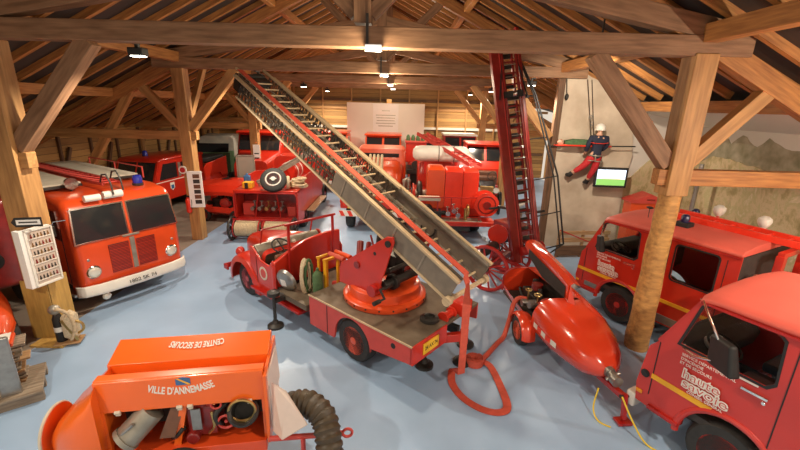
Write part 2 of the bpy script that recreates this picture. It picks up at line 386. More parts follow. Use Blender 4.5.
# lengthways timbers
def zf(x): return roofz(x)-.19
for x,w,h,mt,nm,lb in ((XA,.24,.28,'woodr','plate','long plate carried by the left row of posts'),(XB,.24,.28,'woodr','plate','long plate carried by the right row of posts'),(-3.9,.18,.24,'woodr','purlin','purlin halfway up the left roof slope'),(1.8,.18,.24,'woodr','purlin','purlin halfway up the right roof slope'),
        (-9.1,.18,.26,'woodr','plate','long plate over the left aisle'),(7.05,.2,.26,'woodr','plate','long plate over the white soffit'),(XC,.2,.3,'woodr','ridge_beam','ridge beam at the top of the roof')):
    timber(nm,(x,-.3,zf(x)-h/2-(.04 if x!=XC else .15)),(x,YB,zf(x)-h/2-(.04 if x!=XC else .15)),w,h,mt,lb)
orde=['behind the viewer','nearest','second','third','farthest']
for i,y in enumerate(YT):
    o_=orde[i];zb=5.48 if i==1 else 5.52
    timber('tie_beam',(XA-.75,y,zb+.155),(XB+.72,y,zb+.155),.32,.31,'woodb','heavy tie beam of the %s roof frame'%o_)
    for x,sd in ((XA,-1),(XB,1)):
        side='left' if sd<0 else 'right'
        if i==1 and sd>0:
            q=G();rr=random.Random(2);pts=[];rad=[]
            for k in range(13):
                z=3.3*k/12;pts.append((rr.uniform(-.012,.012),rr.uniform(-.012,.012),z));rad.append(.225-.04*k/12+rr.uniform(-.01,.01))
            q.sweep([(z_,x_,y_) for x_,y_,z_ in pts],rad,14);p=one('post','knotty round log post between the two red vans, squared at the top','post',q,'log',loc=(x,y,0),smooth=True);p['kind']='structure';p.data.transform(Matrix(((0,1,0,0),(0,0,1,0),(1,0,0,0),(0,0,0,1))))
            q=ob('squared_shaft',G().box((0,0,0),(2.34,.38,.38)),'woodp',p,bev=.015);q.location=(0,0,4.35);q.rotation_euler=(0,R(-90),0)
        elif i>0:
            pw=.2 if (i==2 and sd>0) else .36 if i>1 else .42
            timber('post',(x,y,0),(x,y,zb),pw,pw,'woodd' if pw<.3 else 'woodp','timber post on the %s side under the %s tie beam'%(side,o_))
        timber('brace',(x-sd*.18,y,3.72),(x-sd*1.75,y,zb+.02),.24,.27,'woodb' if i<2 else 'woodp','diagonal brace inside the %s post of the %s frame'%(side,o_))
        if not(sd>0 and i==2): timber('brace',(x+sd*.15,y,3.75),(x+sd*1.28,y,roofz(x+sd*1.28)-.55),.2,.24,'woodp','diagonal brace outside the %s post of the %s frame'%(side,o_))
        xe=(XL+.02) if sd<0 else ((9.58) if i<2 else 7.1)
        if not(sd>0 and i==2): timber('aisle_tie',(x-sd*.35,y-.02,3.5),(xe,y-.02,3.5),.2,.28,'woodr' if sd>0 else 'woodp','horizontal tie from the %s post of the %s frame to the wall'%(side,o_))
        xo=XL+.2 if sd<0 else (7.3 if i<3 else 9.4)
        if not(sd>0 and i==2): timber('aisle_rafter',(x+sd*.1,y,roofz(x)-.5),(xo,y,roofz(xo)-.5),.22,.34,'woodr','sloping aisle timber outside the %s post of the %s frame'%(side,o_))
        timber('principal_rafter',(x+sd*.3,y,zb+.36),(XK+sd*.1,y,6.95),.26,.32,'woodb','sloping principal timber on the %s of the %s frame'%(side,o_))
        timber('strut',(XK+sd*.12,y,5.98),(XK+sd*1.75,y,roofz(XC+1.75)-.75),.18,.22,'woodb','strut rising %s from the king post of the %s frame'%(side,o_))
        timber('upper_rafter',(XC+sd*.05,y,RZ-.55),(x-sd*.1,y,roofz(x)-.42),.2,.28,'woodr','upper sloping timber on the %s of the %s frame'%(side,o_))
        if 1<i<4 and sd<0:
            timber('wind_brace',(x,y+.2,3.9),(x,y+1.6,zf(x)-.32),.16,.2,'woodp','lengthways brace behind the %s post of the %s frame'%(side,o_))
        if i>0 and sd<0: timber('leaning_strut',(-8.55,y+.05,4.85),(-11.6,y+.05,.6),.2,.22,'woodp','long leaning strut in the left aisle at the %s frame'%o_)
        if i>1 and sd<0: timber('wall_post',(XL+.1,y,0),(XL+.1,y,roofz(XL)-.3),.18,.2,'woodp','wall post on the left under the %s frame'%o_)
    timber('king_post',(XK,y,zb+.36),(XK,y,RZ-.5),.28,.28,'woodb','king post of the %s roof frame'%o_)
# studs and rails on the left and back plank walls
for k in range(13):
    y=8.5+1.5*k
    timber('wall_stud',(XL+.05,y,0),(XL+.05,y,roofz(XL)-.15),.1,.09,'woodd')
for k in range(8):
    y=9.4+2.2*k;timber('wall_brace',(XL+.1,y,0.2),(XL+.1,y+1.1,2.8),.09,.12,'woodd')
for z,mt in ((1.6,'woodd'),(3.15,'board'),(4.35,'woodp'),(4.9,'woodd')):
    timber('wall_rail',(XL,YB-.06,z),(XR,YB-.06,z),.1,.16,mt)
for k in range(12):
    x=-11+1.9*k;timber('wall_stud',(x,YB-.1,0),(x,YB-.1,min(roofz(x)-.2,6.6)),.09,.14,'woodp')
# ---------------------------------------------------------------- light
W=bpy.data.worlds.new('world');S.world=W;W.use_nodes=True
W.node_tree.nodes['Background'].inputs[0].default_value=(1,.86,.70,1);W.node_tree.nodes['Background'].inputs[1].default_value=.74
lamp_last=[]
def lamp(x,y,z,e,col=(1,.87,.70),r=.07,nm='light',kind='SPOT'):
    l=bpy.data.lights.new(nm,kind);l.energy=e;l.color=col;l.shadow_soft_size=r
    if kind=='SPOT': l.spot_size=R(165);l.spot_blend=.5
    o=bpy.data.objects.new(nm,l);COL.objects.link(o);o.location=(x,y,z);lamp_last[:]=[o]
S.view_settings.view_transform='Standard';S.view_settings.look='None';S.view_settings.exposure=.12;S.view_settings.gamma=1
wh={-1:'left',1:'right'}
for i,y in enumerate(YT):
    for x,sd in ((-4.6,-1),(4.05,1)):
        if i and not (i==1 and sd>0):
            t=thing('floodlight','black floodlight under the %s tie beam on the %s'%(orde[i],wh[sd]),'lamp',(x,y+.3,5.52),0,'floodlights under the tie beams')
            ob('housing',G().box((0,0,-.15),(.26,.2,.13)),'black',t,bev=.02);ob('bracket',G().box((0,0,-.05),(.06,.06,.1)).box((0,-.12,-.02),(.08,.3,.03)),'dark',t)
            ob('lens',G().box((0,0,-.222),(.20,.14,.02)),'lamp',t)
        if not(i==1 and sd>0): lamp(x,y+.3,5.52-.40,(560 if i<3 else 600) )
t=thing('spotlight','small white spotlight shining under the roof beside the climbing wall','lamp',(4.05,9.0,5.9))
ob('shade',G().lathe([(.04,0),(.1,-.08),(.16,-.28),(.15,-.28)],n=20),'white',t,smooth=True);ob('bulb',G().ball((0,0,-.26),.13,(1,1,.5)),'lamp',t);ob('rod',G().cyl((0,0,0),(0,0,.48),.02),'dark',t)
lamp(4.05,9.0,5.52,800)
q=lamp_last[0]
q.rotation_euler=(Vector((6.0,13.2,3.2))-Vector((4.05,9.0,5.52))).to_track_quat('-Z','Y').to_euler();q.data.spot_size=R(95);q.data.spot_blend=.6
t=thing('floodlight','black floodlight added out of view under the right plate to light the mural','lamp',(6.7,3.6,4.55),0,'floodlights under the tie beams')  # added lamp, out of view, to brighten the mural and white soffit
ob('housing',G().box((0,0,-.1),(.34,.22,.16)),'black',t,bev=.02);ob('lens',G().box((0,0,-.19),(.27,.16,.02)),'lamp',t)
lamp(6.7,3.6,4.15,420,kind='POINT')
for i,y in ((1,7.12),(2,13.1),(3,19.1),(4,25.1)):
    t=thing('exit_lamp','white emergency light box hanging below the %s tie beam'%orde[i],'lamp',(-.5 if i==1 else -.6,y-(.2 if i<4 else 1.2),5.52),0,'emergency lights under the beams')
    ob('light_box',G().box((0,0,-.055),(.27,.1,.10)),'lampoff',t,bev=.015);ob('conduit',G().bar((-.1,.03,0),(-.1,.03,.45),.04),'dark',t)
    lamp(-.5 if i==1 else -.6,y-(.25 if i<4 else 2.2),5.0,260 if i<4 else 110,(1,.82,.58),.15,kind='POINT')  # point light added below each box to brighten the dark roof timbers
# ================================================================ vehicles in the foreground
FS=(R(90),0,R(180));FF=(R(90),0,R(90));FN=(R(90),0,0)
def ringx(x,hw,z0,z1,r,n=4,y0=0): return [Vector((x,y0+a,b)) for a,b in rrect(-hw,hw,z0,z1,r,n)]
def shell(secs,n=4):
    g=G();g.loft([ringx(*q,n=n) if len(q)==5 else ringx(*q[:5],n=n,y0=q[5]) for q in secs]);return g
def frame_pane(parent,poly,f,d0,d1,fw_=.03,glass='glass',fm='chrome',name='windscreen',inset=None):
    """framed pane: poly in 2D, f maps (a,b,depth)->3D"""
    cx=sum(p[0] for p in poly)/len(poly);cy=sum(p[1] for p in poly)/len(poly)
    def off(k): return [(cx+(p[0]-cx)*(1+k/abs(max(q[0] for q in poly)-cx)),cy+(p[1]-cy)*(1+k/abs(max(q[1] for q in poly)-cy))) for p in poly]
    o=off(fw_);n=len(poly);g=G()
    vs=[f(*p,d1) for p in o]+[f(*p,d1) for p in poly]+[f(*p,d0) for p in o]+[f(*p,d0) for p in poly];fs=[]
    for i in range(n):
        j=(i+1)%n;fs+=[(i,j,n+j,n+i),(2*n+i,i,j,2*n+j)[::1],(n+i,n+j,3*n+j,3*n+i)]
    gl=G();gl.add([f(*p,d0+.4*(d1-d0)) for p in poly]+[f(*p,d0) for p in poly],[tuple(range(n))]+[(i,(i+1)%n,n+(i+1)%n,n+i) for i in range(n)])
    g.add(vs,fs);w=ob(name,gl,glass,parent);ob('window_frame',g,fm,w);return w
# ---------------------------------------------------------------- orange cab-over fire truck on the left
t=thing('fire_truck','orange red cab-over fire truck with split windscreen and white bumper beside the display case','truck',(-8.3,10.0,0),-31)
prof=[(-2.75,.5),(2.38,.5),(2.42,.9),(2.40,1.58),(2.30,2.30),(2.12,2.50),(1.6,2.57),(-2.75,2.57)]
ob('body',G().prism(prof,-1.13,1.13,'y'),'orange',t,bev=.15,seg=4)
def fr(a,b,d):
    x=2.40-.10*(b-1.58)/.72 if b>1.58 else 2.40
    return (x+d,a,b)
for s,x0,x1 in ((-1,-1.03,-.05),(1,.05,1.03)):
    o=.07
    x0,x1=(-1.07,-.05) if s<0 else (.05,1.07)
    poly=[(x0,1.62),(x1,1.62),(x1-(0 if s<0 else .06),2.33),(x0+(.06 if s<0 else 0),2.33)]
    frame_pane(t,poly,fr,-.01,.02,.028)
ob('centre_strip',G().box((2.41,0,1.15),(.05,.10,.75)).box((2.40,0,1.58),(.06,.36,.05)),'alu',t,bev=.01)
for y in (-.29,.29): 
    g=ob('grille',G().box((2.41,y,1.12),(.04,.42,.66)),'louvre',t,bev=.01)
ob('bumper',G().loft([[Vector((2.43+dx+a,y,b)) for a,b in ((0,.42),(.07,.42),(.1,.5),(.07,.66),(0,.66))] for y,dx in ((-1.2,-.16),(-1.1,-.03),(-.8,.05),(0,.10),(.8,.05),(1.1,-.03),(1.2,-.16))]),'white',t,bev=.015)
g=G()
for y0,y1 in ((-1.0,-.42),(.42,1.0)): g.box((2.545-.05*abs(y0+y1)/2,(y0+y1)/2,.54),(.02,abs(y1-y0),.02))
ob('bumper_line',g,'red',t)
lettering('number_plate','1802 SK 74',.12,'black',t,(2.642,0,.545),(R(75),0,R(90)),width=.6)
for y in (-.85,.85):
    h=ob('headlamp',G().lathe([(.15,0),(.15,.05),(.125,.075),(.12,.06)],(2.37,y,.93),'x',24),'chrome',t,smooth=True)
    ob('lens',G().ball((2.42,y,.93),.122,(.35,1,1)),'lens',h,smooth=True)
ob('fog_lamp',G().ball((2.45,-.72,.32),.09,(.7,1,1)),'lens',t,smooth=True)
for y in (-.7,.7): ob('indicator',G().ball((2.40,y*1.3,1.22),.035,(.6,1,1)),'steel',t)
g=G().cyl((2.27,-.72,2.52),(2.27,-.42,2.52),.075,n=16).cyl((2.27,-.36,2.54),(2.27,.02,2.54),.085,n=16)
ob('roof_horn',g,'white',t,smooth=True)
b=ob('beacon',G().lathe([(.105,0),(.11,.12),(.09,.19),(.03,.21),(.001,.21)],(1.7,.66,2.60)),'blue',t,smooth=True);ob('beacon_base',G().cyl((1.7,.66,2.55),(1.7,.66,2.61),.12),'dark',b)
s=ob('searchlight',G().lathe([(.06,-.1),(.12,-.02),(.13,.08)],(1.45,-.62,2.75),'x'),'chrome',t,smooth=True);ob('lamp_stalk',G().cyl((1.45,-.62,2.55),(1.45,-.62,2.66),.025),'dark',s)
def slatboard(x0,x1,y0,y1,nm):
    g=G();n=int((x1-x0)/.16)
    for i in range(n):
        x=x0+(x1-x0)*(i+.5)/n;g.box((x,(y0+y1)/2,2.70),(.148,y1-y0,.05))
    o=ob(nm,g,'white2',t);r=G()
    for y in (y0,y1): r.bar((x0,y,2.66),(x1,y,2.66),.04,.06)
    r.bar((x1,y0,2.66),(x1,y1,2.66),.04,.06);ob('board_frame',r,'dark',o);return o
M['white2']=mat('cream slatted board',(.66,.60,.49),.7,scale=5,col2=(.50,.44,.33),stretch=(5,1,1))
slatboard(-2.65,1.25,-1.1,-.34,'roof_board');slatboard(-2.7,1.0,.30,1.02,'roof_board')
g=G()
for p0,p1 in (((1.25,-1.12,2.9),(-.2,-1.12,2.9)),((1.25,-1.12,2.62),(1.25,-1.12,2.9)),((.5,-1.12,2.62),(.5,-1.12,2.9)),((-.2,-1.12,2.62),(-.2,-1.12,2.9)),((1.15,1.08,2.62),(1.15,1.08,2.9)),((1.15,1.08,2.9),(-1.8,1.08,2.9)),((-.3,1.08,2.62),(-.3,1.08,2.9)),((-1.8,1.08,2.62),(-1.8,1.08,2.9))): g.cyl(p0,p1,.018,n=8)
ob('roof_rail',g,'redm',t)
ld=thing('hook_ladder','narrow red hook ladder lying between the slatted boards on the cab-over truck roof','ladder',(-8.3,10,0),-31)
g=G()
for y in (-.2,.16): g.bar((-2.6,y,2.73),(2.0,y,2.73),.04,.06)
ob('rail',g,'redm',ld);g=G()
for i in range(17): g.cyl((-2.5+i*.27,-.2,2.73),(-2.5+i*.27,.16,2.73),.016,n=8)
ob('rung',g,'redm',ld)
g=G()
for y,mx in ((-.2,1.85),(.16,1.5)): g.sweep([(mx,y,2.74),(mx+.15,y,2.95),(mx+.35,y,2.98),(mx+.5,y,2.8),(mx+.55,y,2.55)],.018,8)
ob('hook',g,'dark',ld,smooth=True)
for s in (-1,1):
    for x in (1.35,-1.6): wheel(t,(x,s*.95,.43),.43,.26,s)
    g=G().torus((1.35,s*1.03,.43),.52,.07,'y',20,8,R(0),R(180));ob('wheel_arch',g,'orange',t,smooth=True)
m=ob('mirror',G().box((2.2,-1.36,1.95),(.05,.16,.24)),'dark',t,bev=.02);ob('mirror_arm',G().sweep([(2.25,-1.1,2.15),(2.22,-1.3,2.15),(2.21,-1.36,2.05)],.014,8),'chrome',m)
ob('door_seam',G().box((1.95,-1.135,1.25),(.015,.01,1.3)).box((1.0,-1.135,1.25),(.015,.01,1.3)),'black',t)
frame_pane(t,[(1.05,1.65),(1.9,1.65),(1.85,2.25),(1.05,2.25)],lambda a,b,d:(a,-1.13-d,b),-.005,.015,.025,name='side_window')
ob('door_handle',G().cyl((1.15,-1.16,1.4),(1.3,-1.16,1.4),.018),'chrome',t)
ob('cab_step',G().box((1.95,-1.12,.42),(.5,.2,.05)),'steel',t)
ob('chassis',G().box((-.2,0,.42),(4.8,1.3,.25)),'dark',t)
# ---------------------------------------------------------------- the two departmental vans on the right
def logo(parent,x,z,s):
    y=1.012
    for i,(l,w) in enumerate((("SERVICE DÉPARTEMENTAL",.62),("D'INCENDIE",.27),("ET DE SECOURS",.38))):
        lettering('small_lettering',l,.055*s,'white',parent,(x-w*s/2+.30*s,y,z+.30*s-.062*s*i),FS,width=w*s)
    for wd,xx,zz,ww in (('haute',x+.02*s,z+.045*s,.42*s),('savoie',x-.05*s,z-.085*s,.52*s)):
        lettering('logo_lettering',wd,.18*s,'white',parent,(xx,y,zz),FS,width=ww+.03,bold=.013)
        lettering('logo_fill',wd,.18*s,'red3',parent,(xx,y+.0035,zz),FS,width=ww,bold=-.003)
    lettering('small_lettering','CONSEIL GÉNÉRAL',.05*s,'white',parent,(x-.07*s,y,z-.185*s),FS,width=.42*s)
M['dblue']=mat('dark beacon lens',(.008,.01,.06),.15,coat=.5)
def van(name,label,loc,rz,crew):
    t=thing(name,label,'van',loc,rz,'departmental fire vans')
    xe=-3.05 if crew else -4.8
    side=[(.13,.5),(.17,.78),(.10,1.42),(0.0,1.55),(-.40,2.36),(-.5,2.40),(xe,2.40),(xe,.5)]
    wc=-1.0
    ar=[(wc+.52*math.cos(R(a)),.47+.52*math.sin(R(a))) for a in range(0,181,15)]
    side=[(.13,.5),(.17,.78),(.10,1.42),(0.0,1.55),(-.40,2.36),(-.5,2.40),(xe,2.40),(xe,.5)]+ar[::-1]
    w1=[(-.27,1.67),(-.42,2.27),(-.50,2.31),(-1.15,2.31),(-1.22,2.25),(-1.25,1.74),(-1.18,1.66)]
    holes=[w1]
    if crew: w2=rrect(-2.72,-1.98,1.52,2.26,.07,3);holes.append(w2)
    for s in (1,-1): ob('side_panel',G().prism(side,s*.985,s*.96,'y',holes),'red' if crew else 'red3',t)
    # roof with rounded edges
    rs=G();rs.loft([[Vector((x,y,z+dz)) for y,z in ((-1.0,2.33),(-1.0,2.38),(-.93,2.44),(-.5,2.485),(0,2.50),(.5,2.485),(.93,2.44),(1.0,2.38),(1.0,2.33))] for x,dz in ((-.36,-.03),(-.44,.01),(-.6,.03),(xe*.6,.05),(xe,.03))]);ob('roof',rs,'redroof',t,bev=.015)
    g=G()
    for s in (1,-1): g.bar((-.38,s*1.005,2.335),(xe,s*1.005,2.335),.02,.03)
    ob('rain_gutter',g,'red2',t)
    ob('front_panel',G().add([(.13,-.98,.5),(.13,.98,.5),(.17,.98,.78),(.10,.98,1.42),(0,.98,1.55),(0,-.98,1.55),(.10,-.98,1.42),(.17,-.98,.78)],[(0,1,2,7),(7,2,3,6),(6,3,4,5)]).box((-.1,0,.56),(.4,1.9,.1)),'red' if crew else 'red3',t)
    g=G()
    for y in (.93,-.93): g.bar((0,y,1.55),(-.40,y,2.37),.09,.05,up=(1,0,0))
    g.bar((-.41,-.95,2.37),(-.41,.95,2.37),.06,.06);ob('windscreen_frame',g,'red' if crew else 'red3',t)
    ob('windscreen',G().quad((-.02,-.88,1.56),(-.02,.88,1.56),(-.40,.88,2.35),(-.40,-.88,2.35),.008),'clear',t)
    ob('side_window',G().prism(w1,.966,.972,'y'),'clear',t)
    rb=G();
    cxx=sum(p[0] for p in w1)/7;czz=sum(p[1] for p in w1)/7
    rb.prism([(cxx+(p[0]-cxx)*1.07,czz+(p[1]-czz)*1.08) for p in w1],.98,.992,'y',[w1]);ob('window_seal',rb,'black',t)
    if crew:
        ob('side_window',G().prism(w2,.966,.972,'y'),'clear',t);ob('window_seal',G().prism(rrect(-2.75,-1.95,1.49,2.29,.08,3),.98,.992,'y',[w2]),'black',t)
    # cab interior
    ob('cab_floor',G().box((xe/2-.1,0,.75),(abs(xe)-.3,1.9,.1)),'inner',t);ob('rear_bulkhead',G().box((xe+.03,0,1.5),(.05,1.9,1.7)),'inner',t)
    d=ob('dashboard',G().prism([(.08,1.3),(.05,1.6),(-.28,1.62),(-.42,1.45),(-.36,1.2)],-.92,.92,'y'),'inner',t,bev=.03);ob('instrument_dial',G().cyl((-.33,.4,1.56),(-.355,.4,1.58),.09).cyl((-.33,.18,1.56),(-.355,.18,1.58),.09),'steel',d)
    w=ob('steering_wheel',G().torus((0,0,0),.21,.016,'z',28,8).bar((-.2,0,0),(.2,0,0),.03,.015).bar((0,-.2,0),(0,.2,0),.03,.015).cyl((0,0,-.05),(0,0,.02),.05),'black',t,smooth=True);w.location=(-.52,.42,1.63);w.rotation_euler=(0,R(-25),0)
    for y in (.45,-.45):
        q=ob('seat',G().box((-1.0,y,1.28),(.5,.52,.14)),'seat',t,bev=.04);ob('seat_back',G().box((-1.28,y,1.62),(.14,.5,.62)),'leather' if not crew else 'seat',q,bev=.04)
    if crew:
        for y in (0,): ob('bench_seat',G().box((-2.65,0,1.25),(.5,1.7,.14)).box((-2.92,0,1.6),(.12,1.7,.6)),'seat',t,bev=.03)
    else: ob('locker',G().box((-1.5,-.1,1.75),(.06,1.5,.7)).box((-1.46,-.1,2.05),(.05,1.5,.04)).box((-1.46,.2,1.75),(.05,.04,.7)),'tan',t)
    # stripe, doors, handle
    ob('stripe',G().box((-.01 if crew else -.40,.99,1.0),(.26 if crew else .76,.012,.075)) if not crew else G().box((-1.48,.99,1.0),(3.1,.012,.075)).box((.10,.98,1.0),(.1,.012,.075)),'yellow',t)
    g=G();g.box((-.03,.985,1.12),(.012,.012,.86))
    for x in ([-1.36] if not crew else [-1.42,-1.86,-2.85]): g.box((x,.985,1.45),(.012,.012,1.7 if x>-2 else 1.6))
    ob('door_seam',g,'black',t)
    ob('door_handle',G().box((-1.12,1.01,1.52),(.26,.03,.035)).cyl((-1.22,1.0,1.46),(-1.22,1.02,1.46),.022),'chrome',t,bev=.006)
    if crew: ob('door_handle',G().box((-2.7,1.01,1.36),(.2,.03,.035)),'chrome',t,bev=.006)
    logo(t,-.62,1.26,.98 if not crew else .95)
    if not crew: ob('trim_strip',G().box((-.88,.99,1.615),(.5,.012,.02)),'white',t)
    # mirror
    mm=ob('mirror',G().box((0,0,0),(.13,.44 if not crew else .28,.38),taper=(.7,.85)),'black',t,bev=.035,seg=3);mm.location=(-.83,1.25,1.92) if not crew else (-.5,1.2,1.85);mm.rotation_euler=(R(8),R(6),R(55))
    ob('mirror_arm',G().sweep([(-.40,1.0,2.36),(-.55,1.18,2.30),(-.70,1.25,2.15),(-.80,1.25,2.0)] if not crew else [(-.36,1.0,2.30),(-.45,1.15,2.12),(-.5,1.2,1.95)],.014,8).sweep([(-.3,.98,1.62),(-.5,1.12,1.66),(-.78,1.24,1.8)] if not crew else [(-.3,.98,1.62),(-.4,1.1,1.66),(-.5,1.2,1.75)],.016,8),'chrome',t,smooth=True)
    # lamps, bumper
    for s in (1,-1):
        ob('headlamp',G().lathe([(.11,0),(.115,.03),(.09,.06),(.001,.07)],(.155,s*.72,.88),'x',24),'lens',t,smooth=True)
        ob('indicator',G().box((.10,s*.985,.66),(.09,.03,.06)),'amber',t,bev=.01)
        ob('side_lamp',G().cyl((.07,s*.975,.98),(.07,s*1.0,.98),.06,n=18).cyl((.07,s*.99,.98),(.07,s*1.01,.98),.035,n=18),'amber' if s<0 else 'black',t) if not crew else None
    ob('bumper',G().box((.2,0,.45),(.14,2.0,.24)),'white',t,bev=.03)
    ob('cab_step',G().box((-.27,.95,.52),(.42,.16,.06)).box((-.27,.88,.62),(.42,.03,.22)),'red2',t,bev=.01)
    for s in (1,-1):
        for x in (wc,-3.6): wheel(t,(x,s*.83,.44),.44,.26,s,'red')
        ob('wheel_arch',G().torus((wc,s*.97,.47),.56,.045,'y',20,8,R(-5),R(185)),'red' if crew else 'red3',t,smooth=True)
    ob('arch_liner',G().torus((wc,.62,.47),.53,.02,'y',16,6,0,PI).box((wc,.55,.75),(1.0,.5,.04)),'black',t)
    ob('chassis',G().box((-2.4,0,.45),(4.6,1.0,.2)),'dark',t)
    if crew:
        ob('sill',G().box((-.27,.97,.66),(.34,.05,.12)).box((-2.45,.97,.6),(1.2,.05,.18)),'steel',t,bev=.01)
        WL={.45:(-2.65,-.62),-.75:(-1.75,-.85)}
        bb=ob('rear_bed',G().box((-4.0,0,1.0),(1.9,2.0,.9)),'red',t,bev=.03)
        for y in (.45,-.75):
            q=ob('work_lamp',G().lathe([(.04,-.02),(.09,.04),(.12,.12),(.11,.18),(.05,.23),(.001,.235)],(WL[y][0],WL[y][1],2.62)),'white',t,smooth=True)
            ob('lamp_stalk',G().cyl((WL[y][0],WL[y][1],2.4),(WL[y][0],WL[y][1],2.62),.03),'red',q)
        q=ob('rear_lamp',G().ball((-3.2,.72,1.95),.12,(.8,1,1)),'chrome',t,smooth=True)
        ob('rear_rack',G().box((-3.35,.35,1.9),(.12,.14,1.0)).box((-3.35,-.6,1.9),(.12,.14,1.0)).bar((-3.35,.4,2.42),(-3.35,-.7,2.42),.1,.1),'red',t,bev=.01)
        q=ob('beacon',G().lathe([(.08,0),(.08,.12),(.05,.16),(.001,.17)],(-1.75,.45,2.62)),'dblue',t,smooth=True);ob('beacon_base',G().box((-1.75,.45,2.56),(.28,.24,.12)),'black',q,bev=.02)
        ob('beacon',G().lathe([(.08,0),(.08,.12),(.05,.16),(.001,.17)],(-1.35,-.75,2.52)),'dblue',t,smooth=True)
        q=ob('aerial',G().cyl((-1.0,.45,2.5),(-1.0,.45,2.72),.008,n=6).ball((-1.0,.45,2.75),.05,(1.6,.7,.6)),'black',t)
    return t
M['red3']=mat('van side red paint',(.56,.035,.025),.36,noise=.1,scale=1.5,coat=.35)
vf=van('fire_van','red van in the lower right corner with its driver door and mirror facing the viewer',(4.52,5.33,0),117,False)
vb=van('crew_van','red crew van behind the log post carrying a red ladder on its roof',(5.30,9.43,0),118.6,True);vb.scale=(.965,1,.955)
lr=thing('roof_ladder','long bright red ladder lying over the roof of the crew van','ladder',(5.30,9.43,-.16),118.6)
M['redlad']=mat('bright red ladder paint',(.78,.04,.015),.35,noise=.1,coat=.3)
g=G()
for y in (.02,-.40): g.bar((-1.15,y,2.66),(-5.1,y,2.58),.06,.12)
ob('rail',g,'redlad',lr,bev=.01);g=G()
for i in range(13): g.cyl((-1.3-.3*i,.02,2.66-.006*i),(-1.3-.3*i,-.40,2.66-.006*i),.02,n=8)
ob('rung',g,'redlad',lr);ob('hook',G().sweep([(-1.15,-.2,2.66),(-.98,-.2,2.74),(-.92,-.2,2.84),(-1.02,-.2,2.9)],.022,8),'black',lr)
# ================================================================ turntable ladder truck in the middle
TL=((-.27,7.25,0),139.5)
t=thing('ladder_truck','red open-cab fire truck with flat rear deck carrying the ladder turntable','truck',*TL)
# deck and side skirts
ob('deck',G().box((-.22,0,.93),(2.64,2.04,.06)),'checker',t,bev=.008)
wa=-.14
ar=[(wa+.47*math.cos(R(a)),.42+.47*math.sin(R(a))) for a in range(0,181,12)]
sk=[(1.10,.30),(1.10,.95),(-1.54,.95),(-1.54,.62),(wa-.47,.50)]+ar[::-1]+[(wa+.5,.30)]
for s in (1,-1): ob('side_skirt',G().prism(sk,s*1.025,s*.985,'y'),'redm',t)
ob('skirt_edge',G().box((-.22,1.028,.945),(2.66,.02,.03)),'tan',t)
ob('locker_seam',G().box((.55,1.028,.62),(.012,.008,.6)),'black',t)
for x in (-1.15,): ob('skirt_hole',G().cyl((x,1.02,.80),(x,1.03,.80),.05),'black',t)
ob('rear_panel',G().box((-1.54,.55,.78),(.05,.95,.34)),'red',t)
q=ob('number_plate',G().box((-1.575,.55,.79),(.015,.42,.2)),'plateY',t,label='yellow number plate');lettering('plate_lettering','24 AX 74',.1,'black',q,(-1.584,.55,.79),(R(90),0,R(-90)),width=.34)
ob('rear_box',G().box((-1.45,-.52,1.05),(.30,.34,.26)),'red',t,bev=.02)
ob('winch_drum',G().cyl((-1.42,.0,1.0),(-1.42,-.24,1.0),.07).cyl((-1.42,.02,1.0),(-1.42,-.02,1.0),.11).cyl((-1.42,-.24,1.0),(-1.42,-.28,1.0),.11),'red',t,smooth=True)
ob('deck_pulley',G().lathe([(.17,0),(.17,.05),(.1,.07),(.1,.03)],(-1.25,.18,.97),'z'),'dark',t,smooth=True)
ob('outrigger_beam',G().bar((-1.35,.12,.60),(-1.72,-.36,.60),.12,.15).bar((-1.66,-.36,.72),(-1.66,-.36,.4),.12,.12),'red',t,bev=.01)
def jack(x,y,z1,z0=0):
    j=ob('jack',G().cyl((x,y,.06),(x,y,z1),.035,n=12),'dark',t);ob('jack_foot',G().lathe([(.17,0),(.17,.05),(.08,.09),(.05,.16)],(x,y,z0),'z',20),'dark',j,smooth=True);return j
jack(-1.66,-.36,.6);jack(-1.2,.2,.62);jack(1.95,1.30,.75);jack(-1.4,-.9,.62)
ob('jack_head',G().lathe([(.05,0),(.13,.02),(.13,.10),(.04,.12)],(1.95,1.30,.72)).bar((1.95,1.30,.6),(1.95,.8,.6),.08,.08),'dark',t)
# chassis
for y in (.42,-.42): ob('chassis_rail',G().bar((-1.5,y,.6),(4.4,y,.55),.09,.16),'dark',t)
ob('running_board',G().box((2.35,.93,.42),(1.9,.32,.06)),'red2',t,bev=.01)
# open cab: scuttle, doors, curved back wall
def cabring(x,hw,z0,z1,r): return ringx(x,hw,z0,z1,r)
g=G();g.loft([ringx(3.05,.80,.45,1.20,.1),ringx(3.25,.82,.45,1.30,.22),ringx(3.42,.76,.45,1.40,.28),ringx(3.6,.6,.5,1.42,.3),ringx(4.1,.48,.52,1.36,.28),ringx(4.6,.38,.55,1.26,.24),ringx(4.74,.33,.58,1.18,.2)],False);
ob('bonnet',g,'red',t,smooth=True)
ob('radiator_grille',G().loft([ringx(4.74,.33,.58,1.18,.18),ringx(4.80,.28,.62,1.14,.16)]),'maroon',t,smooth=True)
for s in (1,-1):
    d=[(2.38,.42),(2.38,1.20),(2.48,1.27),(2.62,1.10),(2.95,1.14),(3.15,1.30),(3.30,1.40),(3.42,1.38),(3.42,.42)]
    ob('cab_side',G().prism(d,s*.98,s*.93,'y'),'red',t,bev=.02)
    ob('door_seam',G().box((3.12,s*.983,.85),(.012,.008,.7)).box((2.42,s*.983,.85),(.012,.008,.7)),'black',t)
ob('crest',G().cyl((2.85,.982,.86),(2.85,.99,.86),.16,n=24),'white2',t,label='faded white round crest on the cab door');
